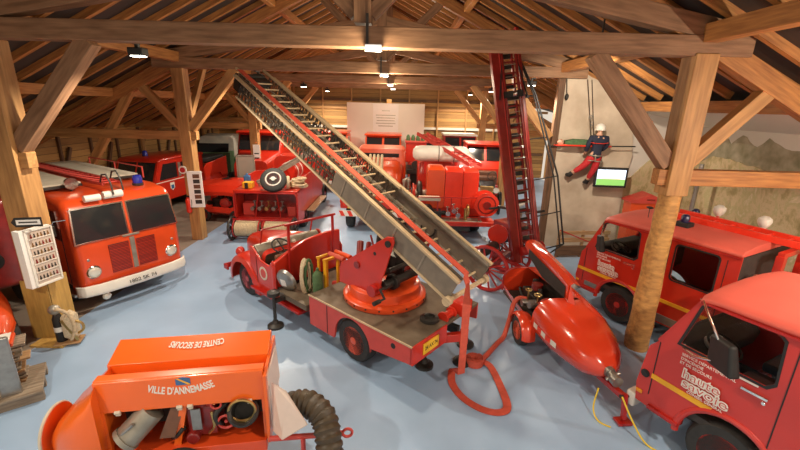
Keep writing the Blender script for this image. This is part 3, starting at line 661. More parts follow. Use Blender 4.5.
ob('crest_centre',G().cyl((2.85,.989,.86),(2.85,.994,.86),.11,n=24).box((2.85,.993,.86),(.2,.006,.03)),'redm',t)
bw=[(1.0,.62),(1.0,1.22),(.93,1.30),(.6,1.45),(.1,1.62),(-.5,1.68),(-.92,1.66),(-.92,.62)]
bw=[(y_,z_-.06 if z_>1 else z_) for y_,z_ in bw];g=G();g.prism(bw,2.40,2.50,'x');ob('cab_back',g,'red',t,bev=.03)
ob('cab_floor',G().box((2.85,0,.6),(1.15,1.86,.06)),'inner',t)
ob('dash',G().prism([(3.42,1.38),(3.3,1.40),(3.18,1.28),(3.2,.8),(3.42,.8)],-.9,.9,'y'),'alu',t,bev=.03)
for y in (.15,.35,-.1): ob('gauge',G().cyl((3.23,y,1.28),(3.20,y,1.30),.06,n=18),'white',t)
ob('seat_cushion',G().box((2.75,0,.85),(.45,1.7,.2)),'leather',t,bev=.05);ob('seat_back',G().box((2.55,0,1.12),(.1,1.7,.45)),'leather',t,bev=.05)
w=ob('steering_wheel',G().torus((0,0,0),.22,.018,'z',28,8).bar((-.2,0,0),(.2,0,0),.03,.015).bar((0,-.2,0),(0,.2,0),.03,.015),'black',t,smooth=True);w.location=(2.95,.42,1.36);w.rotation_euler=(0,R(-35),0)
g=G();
for y in (.72,-.72): g.bar((3.35,y,1.38),(3.25,y,1.75),.03)
g.bar((3.25,-.72,1.75),(3.25,.72,1.75),.03);ob('windscreen_frame',g,'red2',t)
ob('ladder_rest',G().bar((2.32,.62,.95),(2.32,.62,2.05),.045).bar((2.32,-.62,.95),(2.32,-.62,2.05),.045).bar((2.32,-.7,2.05),(2.32,.7,2.05),.045),'red2',t)
# front wings
for s in (1,-1):
    rings=[]
    for i in range(13):
        a=R(-12+ 205*i/12);cx,cz=3.80,.42;rr=.56
        if i>9: rr=.56+.06*(i-9)
        x,z=cx+rr*math.cos(a),cz+rr*math.sin(a)
        ca,sa=math.cos(a),math.sin(a)
        prof=[(.0,-.34),(.055,-.28),(.095,-.1),(.095,.08),(.04,.21),(-.10,.24),(-.09,.21),(.02,.17),(.065,.06),(.065,-.1),(.025,-.26),(-.02,-.31)]
        rings.append([Vector((x+ca*h,s*(.80+w_),z+sa*h)) for h,w_ in prof])
    g=G();g.loft(rings,True);ob('front_wing',g,'red',t,smooth=True)
    wheel(t,(3.75,s*.82,.42),.42,.2,s,'red2');wheel(t,(wa,s*.86,.43),.43,.26,s,'orange')
    ob('headlamp',G().lathe([(.02,-.12),(.1,-.04),(.12,.02),(.10,.05),(.001,.06)],(4.40,s*.70,.92),'x',20),'red',t,smooth=True)
ob('front_bumper',G().bar((4.86,-.95,.45),(4.86,.95,.45),.05,.13).box((4.78,.93,.45),(.2,.05,.13)).box((4.78,-.93,.45),(.2,.05,.13)),'red2',t,bev=.01)
# equipment behind the cab
c_,s_=math.cos(R(139.5)),math.sin(R(139.5))
def tw(x,y,z): return (-.27+x*c_-y*s_,7.25+x*s_+y*c_,z)
rk=thing('equipment_rack','yellow frame with rolled red hoses and a green bottle standing behind the open cab','rack',tw(-.25,-.12,.04),139.5)
ob('frame',G().bar((1.55,.55,.62),(1.55,.55,1.42),.06,.1).bar((1.55,.22,.62),(1.55,.22,1.42),.05,.06).bar((1.55,.18,1.42),(1.55,.6,1.42),.08,.05).box((1.5,.4,.62),(.3,.5,.04)).bar((1.78,.55,.62),(1.78,.55,1.42),.05,.05).bar((1.78,.2,1.42),(1.78,.6,1.42),.05,.05),'yellow',rk,bev=.006)
ob('bottle',G().lathe([(.10,0),(.11,.05),(.11,.48),(.06,.56),(.03,.58),(.03,.64)],(1.64,.70,.62)),'green',rk,smooth=True,label='dark green bottle')
for y,c in ((.30,'hose'),(.12,'orange')): ob('hose_roll',G().cyl((1.25,y,1.44),(1.75,y-.02,1.44),.055,n=14),c,rk,smooth=True)
hb=thing('rope_bundle','looped cream rope bundle hanging on the yellow rack behind the cab','rope',tw(-.20,-.12,.02),139.5)
for k in range(9):
    rr=random.Random(k);g=G();a=.08+.02*rr.random();pts=[]
    for i in range(15):
        u=2*PI*i/14;pts.append((1.84+.03*k/3+rr.uniform(-.02,.02),.76+.04*math.sin(k*2)+(a+.02*(k%3))*math.sin(u)+.03*(k%3-1),1.02+(.40-.03*(k%4))*math.cos(u)+rr.uniform(-.012,.012)))
    ob('rope_loop',g.sweep(pts,.02,7),'cream' if k%3 else 'green',hb,smooth=True)
ob('step_chest',G().box((1.68,.1,.62),(1.0,1.9,.12)),'checker',t)
rl=one('silver_reel','silver dished lid with a white label leaning behind the open cab','lid',G().lathe([(.001,.10),(.1,.12),(.24,.06),(.27,0),(.25,0),(.001,.07)],(0,0,0),'y',28),'steel',loc=None,smooth=True)
c_,s_=math.cos(R(139.5)),math.sin(R(139.5))
def tw(x,y,z): return (-.27+x*c_-y*s_,7.25+x*s_+y*c_,z)
rl.location=tw(2.1,.86,.90);rl.rotation_euler=(R(-15),0,R(139.5+12))
ob('white_label',G().box((0,.115,.0),(.14,.02,.16)),'paper',rl)
one('deck_hose','thick red suction pipe lying on the deck behind the rack','pipe',G().cyl(tw(1.5,.05,.74),tw(.78,.1,1.02),.06,n=14).cyl(tw(.82,.1,1.01),tw(.72,.1,1.04),.075,n=14),'redm',smooth=True)
# turntable with its cheeks and machinery
q=thing('ladder_turntable','orange red turntable ring with triangular side plates on the deck of the open-cab truck','turntable',(-.27,7.25,.96),139.5)
ob('ring',G().lathe([(.001,0),(.80,0),(.82,.03),(.82,.10),(.78,.13),(.71,.14),(.70,.30),(.66,.33),(.001,.33)],n=48),'orange',q,smooth=True)
g=G()
for k in range(20):
    a=2*PI*k/20;g.cyl((.81*math.cos(a),.81*math.sin(a),.07),(.83*math.cos(a),.83*math.sin(a),.07),.018,n=6)
ob('bolt',g,'dark',q)
for s in (1,-1):
    tri=[(.66,.28),(.66,.60),(.55,.72),(-.58,1.50),(-.72,1.52),(-.74,1.42),(-.34,.28)]
    pl=ob('side_plate',G().prism(tri,s*.60,s*.565,'y'),'red',q,bev=.008)
    ob('pivot_boss',G().cyl((-.62,s*.54,1.38),(-.62,s*.63,1.38),.06,n=18),'dark',pl)
    ob('plate_bearing',G().cyl((.15,s*.58,.78),(.15,s*.63,.78),.07,n=16),'maroon',pl)
    ob('plate_hole',G().cyl((-.3,s*.598,1.12),(-.3,s*.604,1.12),.035),'black',pl)
ob('front_apron',G().box((.64,0,.48),(.05,1.14,.40)),'red',q,bev=.01)
ob('winding_gear',G().cyl((-.1,-.5,.62),(-.1,.5,.62),.12).cyl((-.1,-.2,.62),(-.1,-.12,.62),.24,n=24).cyl((.25,-.5,.7),(.25,.5,.7),.07).cyl((-.42,-.5,.50),(-.42,.5,.50),.085).cyl((-.42,.2,.5),(-.42,.28,.5),.15).box((-.25,.0,.85),(.3,.3,.2)).cyl((-.5,-.45,.8),(-.5,.45,.8),.045),'dark',q,bev=.01)
ob('hand_crank',G().sweep([(-.5,.45,.5),(-.5,.66,.5),(-.62,.68,.38),(-.62,.85,.38)],.025,8).cyl((-.62,.8,.38),(-.62,.95,.38),.04),'dark',q,smooth=True)
ob('motor_drum',G().cyl((-.30,.40,.42),(-.30,.70,.42),.11,n=20),'red2',q,smooth=True)
ob('control_lever',G().bar((.5,-.3,.5),(.75,-.35,1.0),.03).bar((.35,-.45,.5),(.55,-.55,.95),.03).cyl((.7,-.2,.6),(.9,-.45,.75),.06).cyl((.62,.1,.62),(.8,-.1,.9),.07),'maroon',q)
ob('elevating_ram',G().cyl((.1,.25,.3),(-.1,.25,1.35),.06).cyl((.1,-.25,.3),(-.1,-.25,1.35),.06),'dark',q)
# the ladder itself (built along local x, raised 26.4 degrees)
L_=thing('turntable_ladder','long raised grey and tan extension ladder sloping up from the turntable truck to the roof','ladder')
EL=R(26.4)
m0=Matrix.Translation((-.27,7.25,0))@Matrix.Rotation(R(139.5),4,'Z')@Matrix.Translation((-1.80,0,1.66))@Matrix.Rotation(-EL,4,'Y')
L_.matrix_world=m0;LN=7.0
M['lattice']=mat('grimy lattice steel',(.10,.08,.055),.5,.3,noise=.4,scale=8)
def side(y,nm,x0,x1,z0,z1,m,w=.03): return ob(nm,G().box(((x0+x1)/2,y,(z0+z1)/2),(x1-x0,w,z1-z0)),m,L_)
for s in (1,-1):
    y=s*.50
    side(y,'side_plate',0,3.1,.03,.40,'plate')
    ob('top_rail',G().bar((-.02,y,.43),(LN,y,.43),.085,.05),'tan',L_,bev=.008)
    ob('top_rail_inner',G().bar((.0,y-s*.09,.44),(LN,y-s*.09,.44),.035,.045),'alu',L_)
    ob('lower_rail',G().bar((-.02,y,.02),(LN-.2,y,.02),.07,.045),'tan' if s>0 else 'alu',L_,bev=.006)
    g=G();n=26
    for i in range(n):
        x=3.1+(LN-.3-3.1)*i/n;dx=(LN-.3-3.1)/n
        g.bar((x,y,.03),(x+dx/2,y,.41),.016);g.bar((x+dx/2,y,.41),(x+dx,y,.03),.016)
    g.bar((3.1,y,.22),(LN-.3,y,.22),.012,.03)
    ob('side_lattice',g,'lattice',L_)
    for x in (.7,1.4,2.1,2.8): ob('stiffener',G().box((x,y+s*.018,.21),(.035,.012,.38)),'alu',L_)
    # nested section
    y2=s*.35
    ob('inner_rail',G().bar((2.2,y2,.50),(LN+.25,y2,.50),.05,.05),'tan',L_,bev=.006)
    ob('inner_lower_rail',G().bar((1.6,y2,.20),(LN+.25,y2,.20),.045,.045),'alu',L_)
    g=G();n=34
    for i in range(n):
        x=2.2+(LN-2.2)*i/n;dx=(LN-2.2)/n
        g.bar((x,y2,.21),(x+dx/2,y2,.49),.014);g.bar((x+dx/2,y2,.49),(x+dx,y2,.21),.014)
    ob('inner_lattice',g,'lattice',L_)
g=G()
for i in range(22): g.cyl((.15+.315*i,-.49,.10),(.15+.315*i,.49,.10),.022,n=8)
ob('rung',g,'tan',L_)
g=G()
for i in range(16): g.cyl((2.3+.30*i,-.35,.36),(2.3+.30*i,.35,.36),.018,n=8)
ob('rung',g,'tan',L_)
ob('end_axle',G().cyl((-.03,-.56,.06),(-.03,.56,.06),.04).cyl((-.03,.52,.06),(-.03,.62,.06),.075).cyl((-.03,-.62,.06),(-.03,-.52,.06),.075),'tan',L_)
for s in (1,-1):
    ob('cable_guide',G().torus((1.35,s*.46,.16),.16,.02,'y',18,6,R(150),R(340)),'dark',L_,smooth=True)
ob('tip_pulley',G().cyl((LN+.2,-.36,.34),(LN+.2,.36,.34),.06).box((LN+.05,0,.2),(.25,.8,.3)),'dark',L_)
# flat red hose: down the ladder, over its foot, onto the floor, coil, pump inlet
def lw(x,y,z): return m0@Vector((x,y,z))
top=[lw(LN*k/10,.40,.57) for k in range(10,-1,-1)]
hs=one('fire_hose','flat red hose running down the raised ladder and looping over the floor','hose',G(),'hose')
e=lw(-.03,.44,.54)
top+= [e,Vector((e.x+.03,e.y-.03,e.z-.08))]
down=[Vector((e.x+.04,e.y-.05,z)) for z in (1.7,1.2,.8,.45)]
side_l=(lw(0,1,0)-lw(0,0,0))
HS=Vector((.92,.38,0))
ob('ladder_length',G().strip(top+down,.125,.014,[side_l]*len(top)+[side_l.lerp(HS,.6),HS,HS,HS]),'hose',hs,smooth=True)
def smooth_path(P,n=8):
    P=[Vector(p) for p in P];o=[]
    for i in range(len(P)-1):
        a,b,c,d=P[max(i-1,0)],P[i],P[i+1],P[min(i+2,len(P)-1)]
        for k in range(n):
            t=k/n;o.append(.5*((2*b)+(c-a)*t+(2*a-5*b+4*c-d)*t*t+(3*b-a-3*c+d)*t**3))
    o.append(P[-1]);return o
P=smooth_path([down[-1],(1.02,6.12,.10),(.97,5.85,.02),(1.10,5.5,.015),(1.35,5.25,.015),(1.62,5.17,.015),(1.80,5.32,.015),(1.79,5.9,.02),(1.72,6.3,.05),(1.60,6.42,.06)],6)
sd=[]
for i,p in enumerate(P):
    tt=(P[min(i+1,len(P)-1)]-P[max(i-1,0)]).normalized();h=Vector((0,0,1)).cross(tt)
    sd.append(h.normalized() if h.length>.2 else Vector((.7,.6,0)))
    if i<6: sd[-1]=HS.lerp(sd[-1],i/8) if sd[-1].dot(HS)>0 else HS.lerp(-sd[-1],i/8)
for i in range(1,len(sd)):
    if sd[i].dot(sd[i-1])<0: sd[i]=-sd[i]
ob('floor_loop',G().strip(P,.13,.014,sd),'hose',hs,smooth=True)
pts=[];
for i in range(80):
    a=i/80*2*PI*4.2;rr_=.05+.125*i/80;pts.append((1.45+rr_*math.cos(a),6.42+rr_*math.sin(a),.075))
ob('standing_coil',G().strip(pts,.13,.014,Vector((0,0,1))),'hose',hs,smooth=True)
P=smooth_path([(1.60,6.45,.075),(1.75,6.68,.03),(2.05,7.1,.02),(2.22,7.3,.06),(2.36,7.5,.35),(2.44,7.62,.62),(2.56,7.68,.74),(2.72,7.66,.74)],6)
sd=[]
for i,p in enumerate(P):
    tt=(P[min(i+1,len(P)-1)]-P[max(i-1,0)]).normalized();h=Vector((.5,-.8,.3)).cross(tt);sd.append(Vector((.75,-.6,0)) if True else h)
ob('pump_length',G().sweep(P,[.05]*len(P),10),'hose',hs,smooth=True)
# ================================================================ red streamlined trailer pump on the right of the hall
M['trail']=mat('glossy orange red paint',(.70,.05,.015),.22,noise=.08,scale=2,coat=.6)
t=thing('trailer_pump','glossy red streamlined trailer pump with its lid raised, between the ladder truck and the vans','pump trailer',(3.2,7.21,0),-84)
def hull(u): # u = x along the trailer
    secs=[(-1.55,.56,.30,1.02,.3),(-1.0,.60,.28,1.08,.34),(-.3,.62,.27,1.12,.36),(.3,.62,.27,1.12,.38),(.8,.60,.28,1.10,.40),(1.2,.52,.32,1.02,.38),(1.52,.39,.38,.90,.27),(1.72,.22,.48,.76,.14),(1.79,.08,.56,.66,.05)]
    return secs
S_=hull(0)
ob('nose_cowl',G().loft([ringx(.22,.62,.27,1.12,.38,6)]+[ringx(*q,n=6) for q in S_[3:]]),'trail',t,smooth=True)
# rear body: lower tub + far half of the roof
def half(x,hw,z0,z1,r,far):
    pts=rrect(-hw,hw,z0,z1,r,6)
    return pts
rings=[];ringsL=[]
for q in S_[:4]:
    P=rrect(-q[1],q[1],q[2],q[3],q[4],6)
    # outline order: right-top corner, left-top, left-bottom, right-bottom (y+ = far side)
    topR=P[0:7];topL=P[7:14];botL=P[14:21];botR=P[21:28]
    seq=[(-q[1],.62)]+botL+botR+topR+[(.0,q[3])]
    rings.append([Vector((q[0],a,b)) for a,b in seq])
    inner=[(a*.965,b+(.02 if b<.6 else -.02)) for a,b in seq]
    rings[-1]+= [Vector((q[0],a,b)) for a,b in inner[::-1]]
ob('rear_tub',G().loft(rings,True),'trail',t,smooth=True)
q=S_[0];P=rrect(-q[1],q[1],q[2],q[3],q[4],6)
g=G().prism(P,-1.57,-1.53,'x');ob('rear_bulkhead',g,'trail',t,bev=.01)
ob('bulkhead_rim',G().sweep([Vector((-1.55,a,b)) for a,b in [(-.56,.45),(-.56,.72)]+P[7:14][::-1]+[(-.2,1.02),(.0,1.02)]],.025,8),'red2',t,smooth=True)
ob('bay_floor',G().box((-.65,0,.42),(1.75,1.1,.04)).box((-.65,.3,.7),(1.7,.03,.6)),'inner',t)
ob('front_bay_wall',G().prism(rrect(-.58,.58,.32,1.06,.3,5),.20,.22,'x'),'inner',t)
# raised lid: the near half of the roof, hinged on the ridge
lid=[];
for x,z1,lean,hh in ((-1.80,1.48,.14,.14),(-1.35,1.26,.11,.34),(-.6,1.12,.05,.46),(.0,1.12,.02,.42),(.32,1.12,.0,.36)):
    base=Vector((x,-.02,z1));o1=base+Vector((0,-.02+lean*.3,hh*.55));o2=base+Vector((.0,lean*.6-.02,hh*.85));o3=base+Vector((0,lean+.06,hh));o4=base+Vector((0,lean+.20,hh*1.0-.06))
    ring=[base,o1,o2,o3,o4];ins=[p+Vector((0,.025,-.012)) for p in ring]
    lid.append(ring+ins[::-1])
ob('raised_lid',G().loft(lid,True),'trail',t,smooth=True)
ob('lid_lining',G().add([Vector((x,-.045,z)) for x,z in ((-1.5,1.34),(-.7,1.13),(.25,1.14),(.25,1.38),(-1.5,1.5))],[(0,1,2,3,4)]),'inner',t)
ob('lid_front_cheek',G().add([(.32,-.03,1.10),(.40,-.05,1.10),(.33,.0,1.47),(.30,.0,1.48),(.50,.05,1.10)],[(0,1,2,3),(1,4,2)]),'trail',t)
# engine & fittings in the bay
e_=ob('engine',G().box((-.75,-.05,.62),(.6,.5,.34)).cyl((-.95,-.05,.8),(-.95,-.05,.98),.07).cyl((-.7,-.1,.8),(-.7,-.1,.93),.1).cyl((-.5,-.15,.78),(-.5,-.15,.96),.05),'dark',t,bev=.02)
ob('air_filter',G().cyl((-.72,-.12,.86),(-.72,-.12,.98),.12),'maroon',e_,smooth=True)
ob('pump_casing',G().lathe([(.05,-.16),(.2,-.1),(.24,0),(.2,.1),(.05,.16)],(-.15,-.12,.68),'x'),'redm',t,smooth=True)
ob('outlet',G().cyl((-.35,-.3,.74),(-.35,-.56,.74),.055).cyl((-.35,-.5,.74),(-.35,-.6,.74),.075).cyl((-.05,-.32,.8),(.0,-.55,.86),.05).cyl((-.02,-.5,.85),(.0,-.6,.87),.07),'steel',t,smooth=True)
ob('valve',G().torus((-.2,-.34,.98),.07,.014,'z',18,6).cyl((-.2,-.34,.8),(-.2,-.34,.98),.015).torus((-.55,-.38,.93),.06,.014,'z',18,6).cyl((-.55,-.38,.7),(-.55,-.38,.93),.015),'brass',t,smooth=True)
ob('cable_bundle',G().sweep(smooth_path([(-1.3,-.2,.6),(-1.0,-.38,.75),(-.7,-.42,.68),(-.4,-.38,.6)],5),.025,8),'black',t,smooth=True)
# wheels, wings
for s in (-1,1):
    wheel(t,(-.02,s*.70,.30),.30,.17,s,'orange',bolts=4)
    rings=[]
    for i in range(13):
        a=R(-5+190*i/12);rr_=.36;x,z=-.02+rr_*math.cos(a)*1.05,.30+rr_*math.sin(a);n_=Vector((math.cos(a),0,math.sin(a)))
        rings.append([Vector((x,s*y,z))+n_*h for y,h in ((.56,.0),(.66,.03),(.76,.02),(.82,-.04),(.80,-.05),(.75,.0),(.66,.01),(.56,-.02))])
    ob('wing',G().loft(rings,True),'trail',t,smooth=True)
    def hw_(x):
        for q0,q1 in zip(S_,S_[1:]):
            if q0[0]<=x<=q1[0]: return q0[1]+(q1[1]-q0[1])*(x-q0[0])/(q1[0]-q0[0])+.008
    g=[G(),G()]
    for i in range(5):
        x=.34+.15*i;x2=x+.15;g[i%2].add([(x,s*hw_(x),.60),(x2,s*hw_(x2),.60),(x2,s*hw_(x2),.70),(x,s*hw_(x),.70)],[(0,1,2,3)])
    ob('stripe_block',g[0],'white',t);ob('stripe_block',g[1],'redlad',t)
ob('axle',G().cyl((-.02,-.7,.3),(-.02,.7,.3),.04),'dark',t)
ob('nose_coupling',G().cyl((1.72,0,.64),(1.96,0,.60),.06,n=16).cyl((1.92,0,.60),(2.02,0,.60),.085,n=16).cyl((1.76,0,.63),(1.82,0,.62),.09,n=16).cyl((1.88,-.1,.56),(1.88,.1,.66),.03),'steel',t,smooth=True)
ob('drawbar',G().bar((1.3,.0,.36),(2.15,.05,.44),.09,.09),'red2',t,bev=.01)
j=ob('jockey_stand',G().bar((2.15,.05,.5),(2.2,.07,.08),.06,.06).box((2.2,.07,.04),(.16,.22,.04)),'red2',t);ob('stand_pin',G().cyl((2.15,-.03,.46),(2.15,.14,.46),.025),'dark',j)
ob('hull_hole',G().cyl((.75,.30,1.02),(.76,.31,1.04),.03),'black',t)
# yellow cable from the jockey wheel to the van
one('yellow_cable','thin yellow cable running from the red trailer drawbar across the floor to the van','cable',
  G().sweep(smooth_path([(3.19,5.30,.42),(3.12,5.22,.12),(3.13,5.05,.02),(3.27,4.93,.012)],6),.012,7).sweep(smooth_path([(3.42,5.05,.47),(3.50,4.80,.22),(3.62,4.60,.03),(3.85,4.40,.015),(4.0,4.2,.015),(4.02,3.98,.02),(4.05,3.7,.012)],6),.013,7),'ycable',smooth=True)
# ================================================================ orange motor pump at the lower left
t=thing('motor_pump','bright orange motor pump with raised lettered lids in the lower left corner','fire pump',(-2.75,4.2,0),10)
ob('upper_panel',G().box((.17,-.27,1.28),(1.86,.05,.42)),'orange2',t,bev=.012)
ob('panel_edge',G().box((.17,-.21,1.485),(1.86,.12,.03)),'orange2',t,bev=.008)
ob('far_lid',G().prism([(.06,1.26),(.06,1.48),(.44,1.60),(.47,1.57),(.47,1.52),(.10,1.36),(.10,1.26)],-.77,1.11,'x'),'orange2',t,bev=.006)
ob('ridge_cover',G().prism([(-.26,1.40),(-.2,1.47),(.08,1.28),(.08,1.2)],-.75,1.10,'x'),'orange2',t)
lettering('lid_lettering',"VILLE D'ANNEMASSE",.135,'white',t,(.17,-.297,1.30),FN,bend=1.0,width=.74,bold=.003)
lettering('lid_lettering',"CENTRE DE SECOURS",.135,'white',t,(.20,.27,1.556),(R(-17.5),0,R(180)),bend=-1.3,width=.66,bold=.003)
cr=ob('crest',G().prism([(.12,1.385),(.28,1.385),(.28,1.47),(.20,1.49),(.12,1.47)],-.302,-.297,'y'),'bluecloth',t)
ob('crest_band',G().add([(.125,-.304,1.475),(.15,-.304,1.48),(.275,-.304,1.40),(.275,-.304,1.388),(.25,-.304,1.388)],[(0,1,2,3,4)]),'yellow',cr)
for x in (-.55,.12,.24,.92): ob('hinge',G().cyl((x-.03,-.3,1.08),(x+.03,-.3,1.08),.022).box((x,-.295,1.06),(.05,.02,.05)),'white2',t)
# body: sloped nose on the left with bright bands, right end wall, tub
nose=[(-1.28,.62),(-1.10,.95),(-.86,1.22),(-.74,1.48)]
g=G();secs=[(-1.34,.30,.45,.80,.12,5,.05),(-1.22,.42,.40,.98,.2,5,.05),(-1.02,.5,.36,1.16,.24,5,.06),(-.80,.54,.35,1.36,.22,5,.08),(-.73,.52,.35,1.46,.16,5,.1)]
g.loft([ringx(a,b,c,d,e,n=f,y0=h) for a,b,c,d,e,f,h in secs]);ob('nose_cowl',g,'orange2',t,smooth=True)
ob('front_shield',G().lathe([(.001,-.03),(.24,-.02),(.30,.03),(.31,.06),(.28,.05)],(-1.42,-.05,.72),'x',28),'orange2',t,smooth=True)
ob('shield_rim',G().torus((-1.38,-.05,.72),.31,.018,'x',30,8),'white2',t,smooth=True)
ob('tow_ring',G().torus((-1.52,-.28,.55),.05,.015,'y',16,6),'steel',t)
ob('tub',G().box((.17,.12,.42),(1.84,.95,.16)).box((.17,.55,.8),(1.84,.04,.8)),'orange',t,bev=.01)
ob('bay_back',G().box((.17,.18,.85),(1.8,.04,.75)),'inner',t)
ob('end_wall',G().box((1.12,.1,.95),(.04,.9,1.0)),'orange2',t,bev=.01)
ob('divider',G().prism([(-.02,.5),(.06,.5),(.2,1.1),(.12,1.1)],-.28,.16,'y'),'orange2',t)
ob('corner_post',G().box((-.72,-.27,.8),(.05,.05,.6)).box((1.09,-.27,.8),(.06,.05,.6)),'orange2',t)

M['flap']=mat('pale pink flap paint',(.78,.62,.53),.35,noise=.08,coat=.2)
ob('end_flap',G().quad((1.15,-.29,1.40),(1.18,.30,1.44),(1.20,.32,.95),(1.16,-.27,.6),.015),'flap',t,label='pale inner face of the end panel')
ob('end_flap',G().add([(1.19,-.28,1.30),(1.36,-.36,1.22),(1.62,-.62,.92),(1.30,-.50,.62),(1.17,-.32,.60)],[(0,1,2,3,4)]).add([(1.20,-.275,1.29),(1.37,-.35,1.21),(1.63,-.61,.91),(1.31,-.49,.61),(1.18,-.31,.59)],[(4,3,2,1,0)]),'flap',t,label='pale flap swung open beside the end panel')
# machinery seen in the bay
ob('headlamp_can',G().cyl((-.50,-.32,.72),(-.22,-.20,1.0),.15,n=24).cyl((-.53,-.335,.70),(-.49,-.315,.73),.165,n=24),'alu',t,smooth=True)
ob('can_rim',G().sweep([(-.62,-.33,.80),(-.5,-.40,.85),(-.36,-.40,.98)],.02,8),'steel',t)
ob('engine_block',G().box((.32,-.05,.78),(.34,.36,.42)).cyl((.32,-.15,.98),(.32,-.15,1.08),.1).cyl((.22,-.2,.6),(.22,-.32,.6),.08),'maroon',t,bev=.02)
ob('cylinder_head',G().box((.36,-.12,1.02),(.3,.2,.08)),'red',t,bev=.02)
for x in (.24,.34,.44): ob('spark_plug',G().cyl((x,-.14,1.05),(x,-.16,1.12),.018,n=8),'white',t)
ob('control_plate',G().box((.28,-.28,.86),(.11,.02,.3)),'steel',t)
ob('leather_strap',G().quad((-.15,-.30,.66),(.02,-.30,.66),(.16,-.24,1.06),(.02,-.24,1.08),.02),'leather',t)
ob('suction_inlet',G().lathe([(.16,-.16),(.19,-.05),(.185,.10),(.16,.12),(.135,.10),(.12,-.14)],(0,0,0),'z',28),'dark',t,smooth=True)
o=[c for c in bpy.data.objects if c.name.startswith('suction_inlet')][-1];o.location=(.83,-.26,.90);o.rotation_euler=(R(52),0,R(8))
ob('inlet_ring',G().torus((.83,-.335,.97),.155,.02,'y',28,8),'brass',t,smooth=True)
bpy.data.objects['inlet_ring'].rotation_euler=(0,0,0)
ob('valve',G().torus((.62,-.30,.80),.09,.016,'y',20,6).cyl((.62,-.3,.8),(.62,-.1,.8),.02).torus((.52,-.28,1.05),.06,.012,'y',18,6),'redm',t)
ob('pipe',G().sweep(smooth_path([(.5,-.1,.6),(.55,-.26,.72),(.5,-.28,.9),(.62,-.2,1.0)],5),.035,10).sweep(smooth_path([(-.1,-.1,.5),(.0,-.25,.6),(.12,-.27,.75)],5),.03,10),'dark',t,smooth=True)
ob('copper_pipe',G().sweep(smooth_path([(.4,-.26,.62),(.48,-.30,.75),(.46,-.28,.95)],5),.018,8),'brass',t,smooth=True)
for s in (-.5,.55): wheel(t,(.1,s+.07,.28),.28,.14,1 if s>0 else -1,'orange')
ob('support_leg',G().bar((-1.0,.07,.4),(-1.0,.07,0),.06).bar((.95,.07,.4),(.95,.07,0),.06),'dark',t)
ob('lower_side',G().box((.17,-.29,.42),(1.84,.03,.12)),'orange',t,bev=.008)
# ribbed suction hose with its tow pole
sh=thing('suction_hose','thick brown ribbed suction hose curling beside the orange motor pump','hose',(-2.75,4.2,0),10)
P=smooth_path([(1.28,-.16,.78),(1.46,-.20,.88),(1.64,-.27,.91),(1.80,-.42,.84),(1.86,-.58,.70),(1.88,-.70,.5),(1.88,-.76,.3),(1.88,-.78,.17)],9)
rad=[.16+.014*math.sin(i*1.9) for i in range(len(P))]
ob('ribbed_tube',G().sweep(P,rad,18),'suction',sh,smooth=True)
tp=one('tow_pole','orange pole with a round ring at its end under the ribbed suction hose','pole',G().cyl((1.14,-.42,.58),(2.05,-.50,.62),.035,n=12).torus((2.10,-.50,.62),.06,.018,'y',18,8).cyl((1.55,-.5,.05),(1.55,-.48,.6),.03).box((1.55,-.5,.025),(.2,.2,.05)),'redm',loc=(-2.75,4.2,0),rz=10)
# ================================================================ hose truck with spare wheel (left of centre, rear to the viewer)
t=thing('hose_truck','red fire engine seen from behind with open rear bay of valves, behind the open-cab truck','truck',(-4.72,13.6,0),90)
M_={'l':-1.1,'r':1.1}
def bx(nm,m,*bb,par=None,bev=.02,**k):
    g=G()
    for c,d in bb: g.box(c,d)
    return ob(nm,g,m,par or t,bev=bev,**k)
# x forward (away from viewer), y left
bx('bed_floor','red2',((2.2,0,.62),(4.4,2.2,.12)))
for s in (1,-1): ob('bay_side',G().prism(rrect(0,.9,.45,1.62,.1),s*1.12,s*1.05,'y'),'red',t,bev=.01)
bx('bay_roof','red',((.45,0,1.60),(.95,2.24,.08)));bx('bay_back','maroon',((.75,0,1.1),(.05,2.1,.95)))
ob('tail_rail',G().sweep([(-.05,1.1,.45),(-.05,1.1,1.45),(-.05,1.02,1.56),(-.05,-1.02,1.56),(-.05,-1.1,1.45),(-.05,-1.1,.45)],.035,10),'red2',t,smooth=True)
bx('tail_step','red2',((-.1,0,.5),(.3,2.2,.08)))
for y in (.55,.3,.05,-.2,-.45): 
    ob('valve',G().cyl((.5,y,.95),(.2,y,.95),.05).cyl((.22,y,.95),(.12,y,.95),.07).cyl((.4,y,.95),(.4,y,1.15),.02).cyl((.4,y,1.15),(.4,y,1.18),.06),'steel' if y!=.05 else 'brass',t,smooth=True)
bx('pump_box','redm',((.5,.75,.85),(.4,.4,.5)),((.5,-.8,.8),(.4,.3,.4)))
ob('pull_bar',G().bar((-.02,.4,.6),(.1,.3,1.5),.03).bar((-.02,-.5,.6),(.1,-.35,1.5),.03),'red2',t)
for s in (1,-1): ob('body_side',G().prism([(.9,.55),(.9,1.55),(1.3,1.95),(2.1,1.98),(4.3,1.70),(4.3,.55)],s*1.1,s*1.04,'y'),'red',t,bev=.02)
bx('body_top','red',((2.6,0,1.5),(3.4,2.1,.1)))
ob('bonnet',G().loft([ringx(4.3,1.0,.5,2.3,.3),ringx(5.1,1.0,.5,2.35,.3),ringx(5.2,.7,.5,1.5,.3),ringx(6.2,.55,.6,1.4,.3)]),'red',t,smooth=True)
for s in (1,-1):
    wheel(t,(1.3,s*.95,.45),.45,.28,s,'red2');wheel(t,(5.3,s*.95,.45),.45,.24,s,'red2')
bx('running_board','tan',((2.6,-1.25,.62),(2.6,.3,.06)))
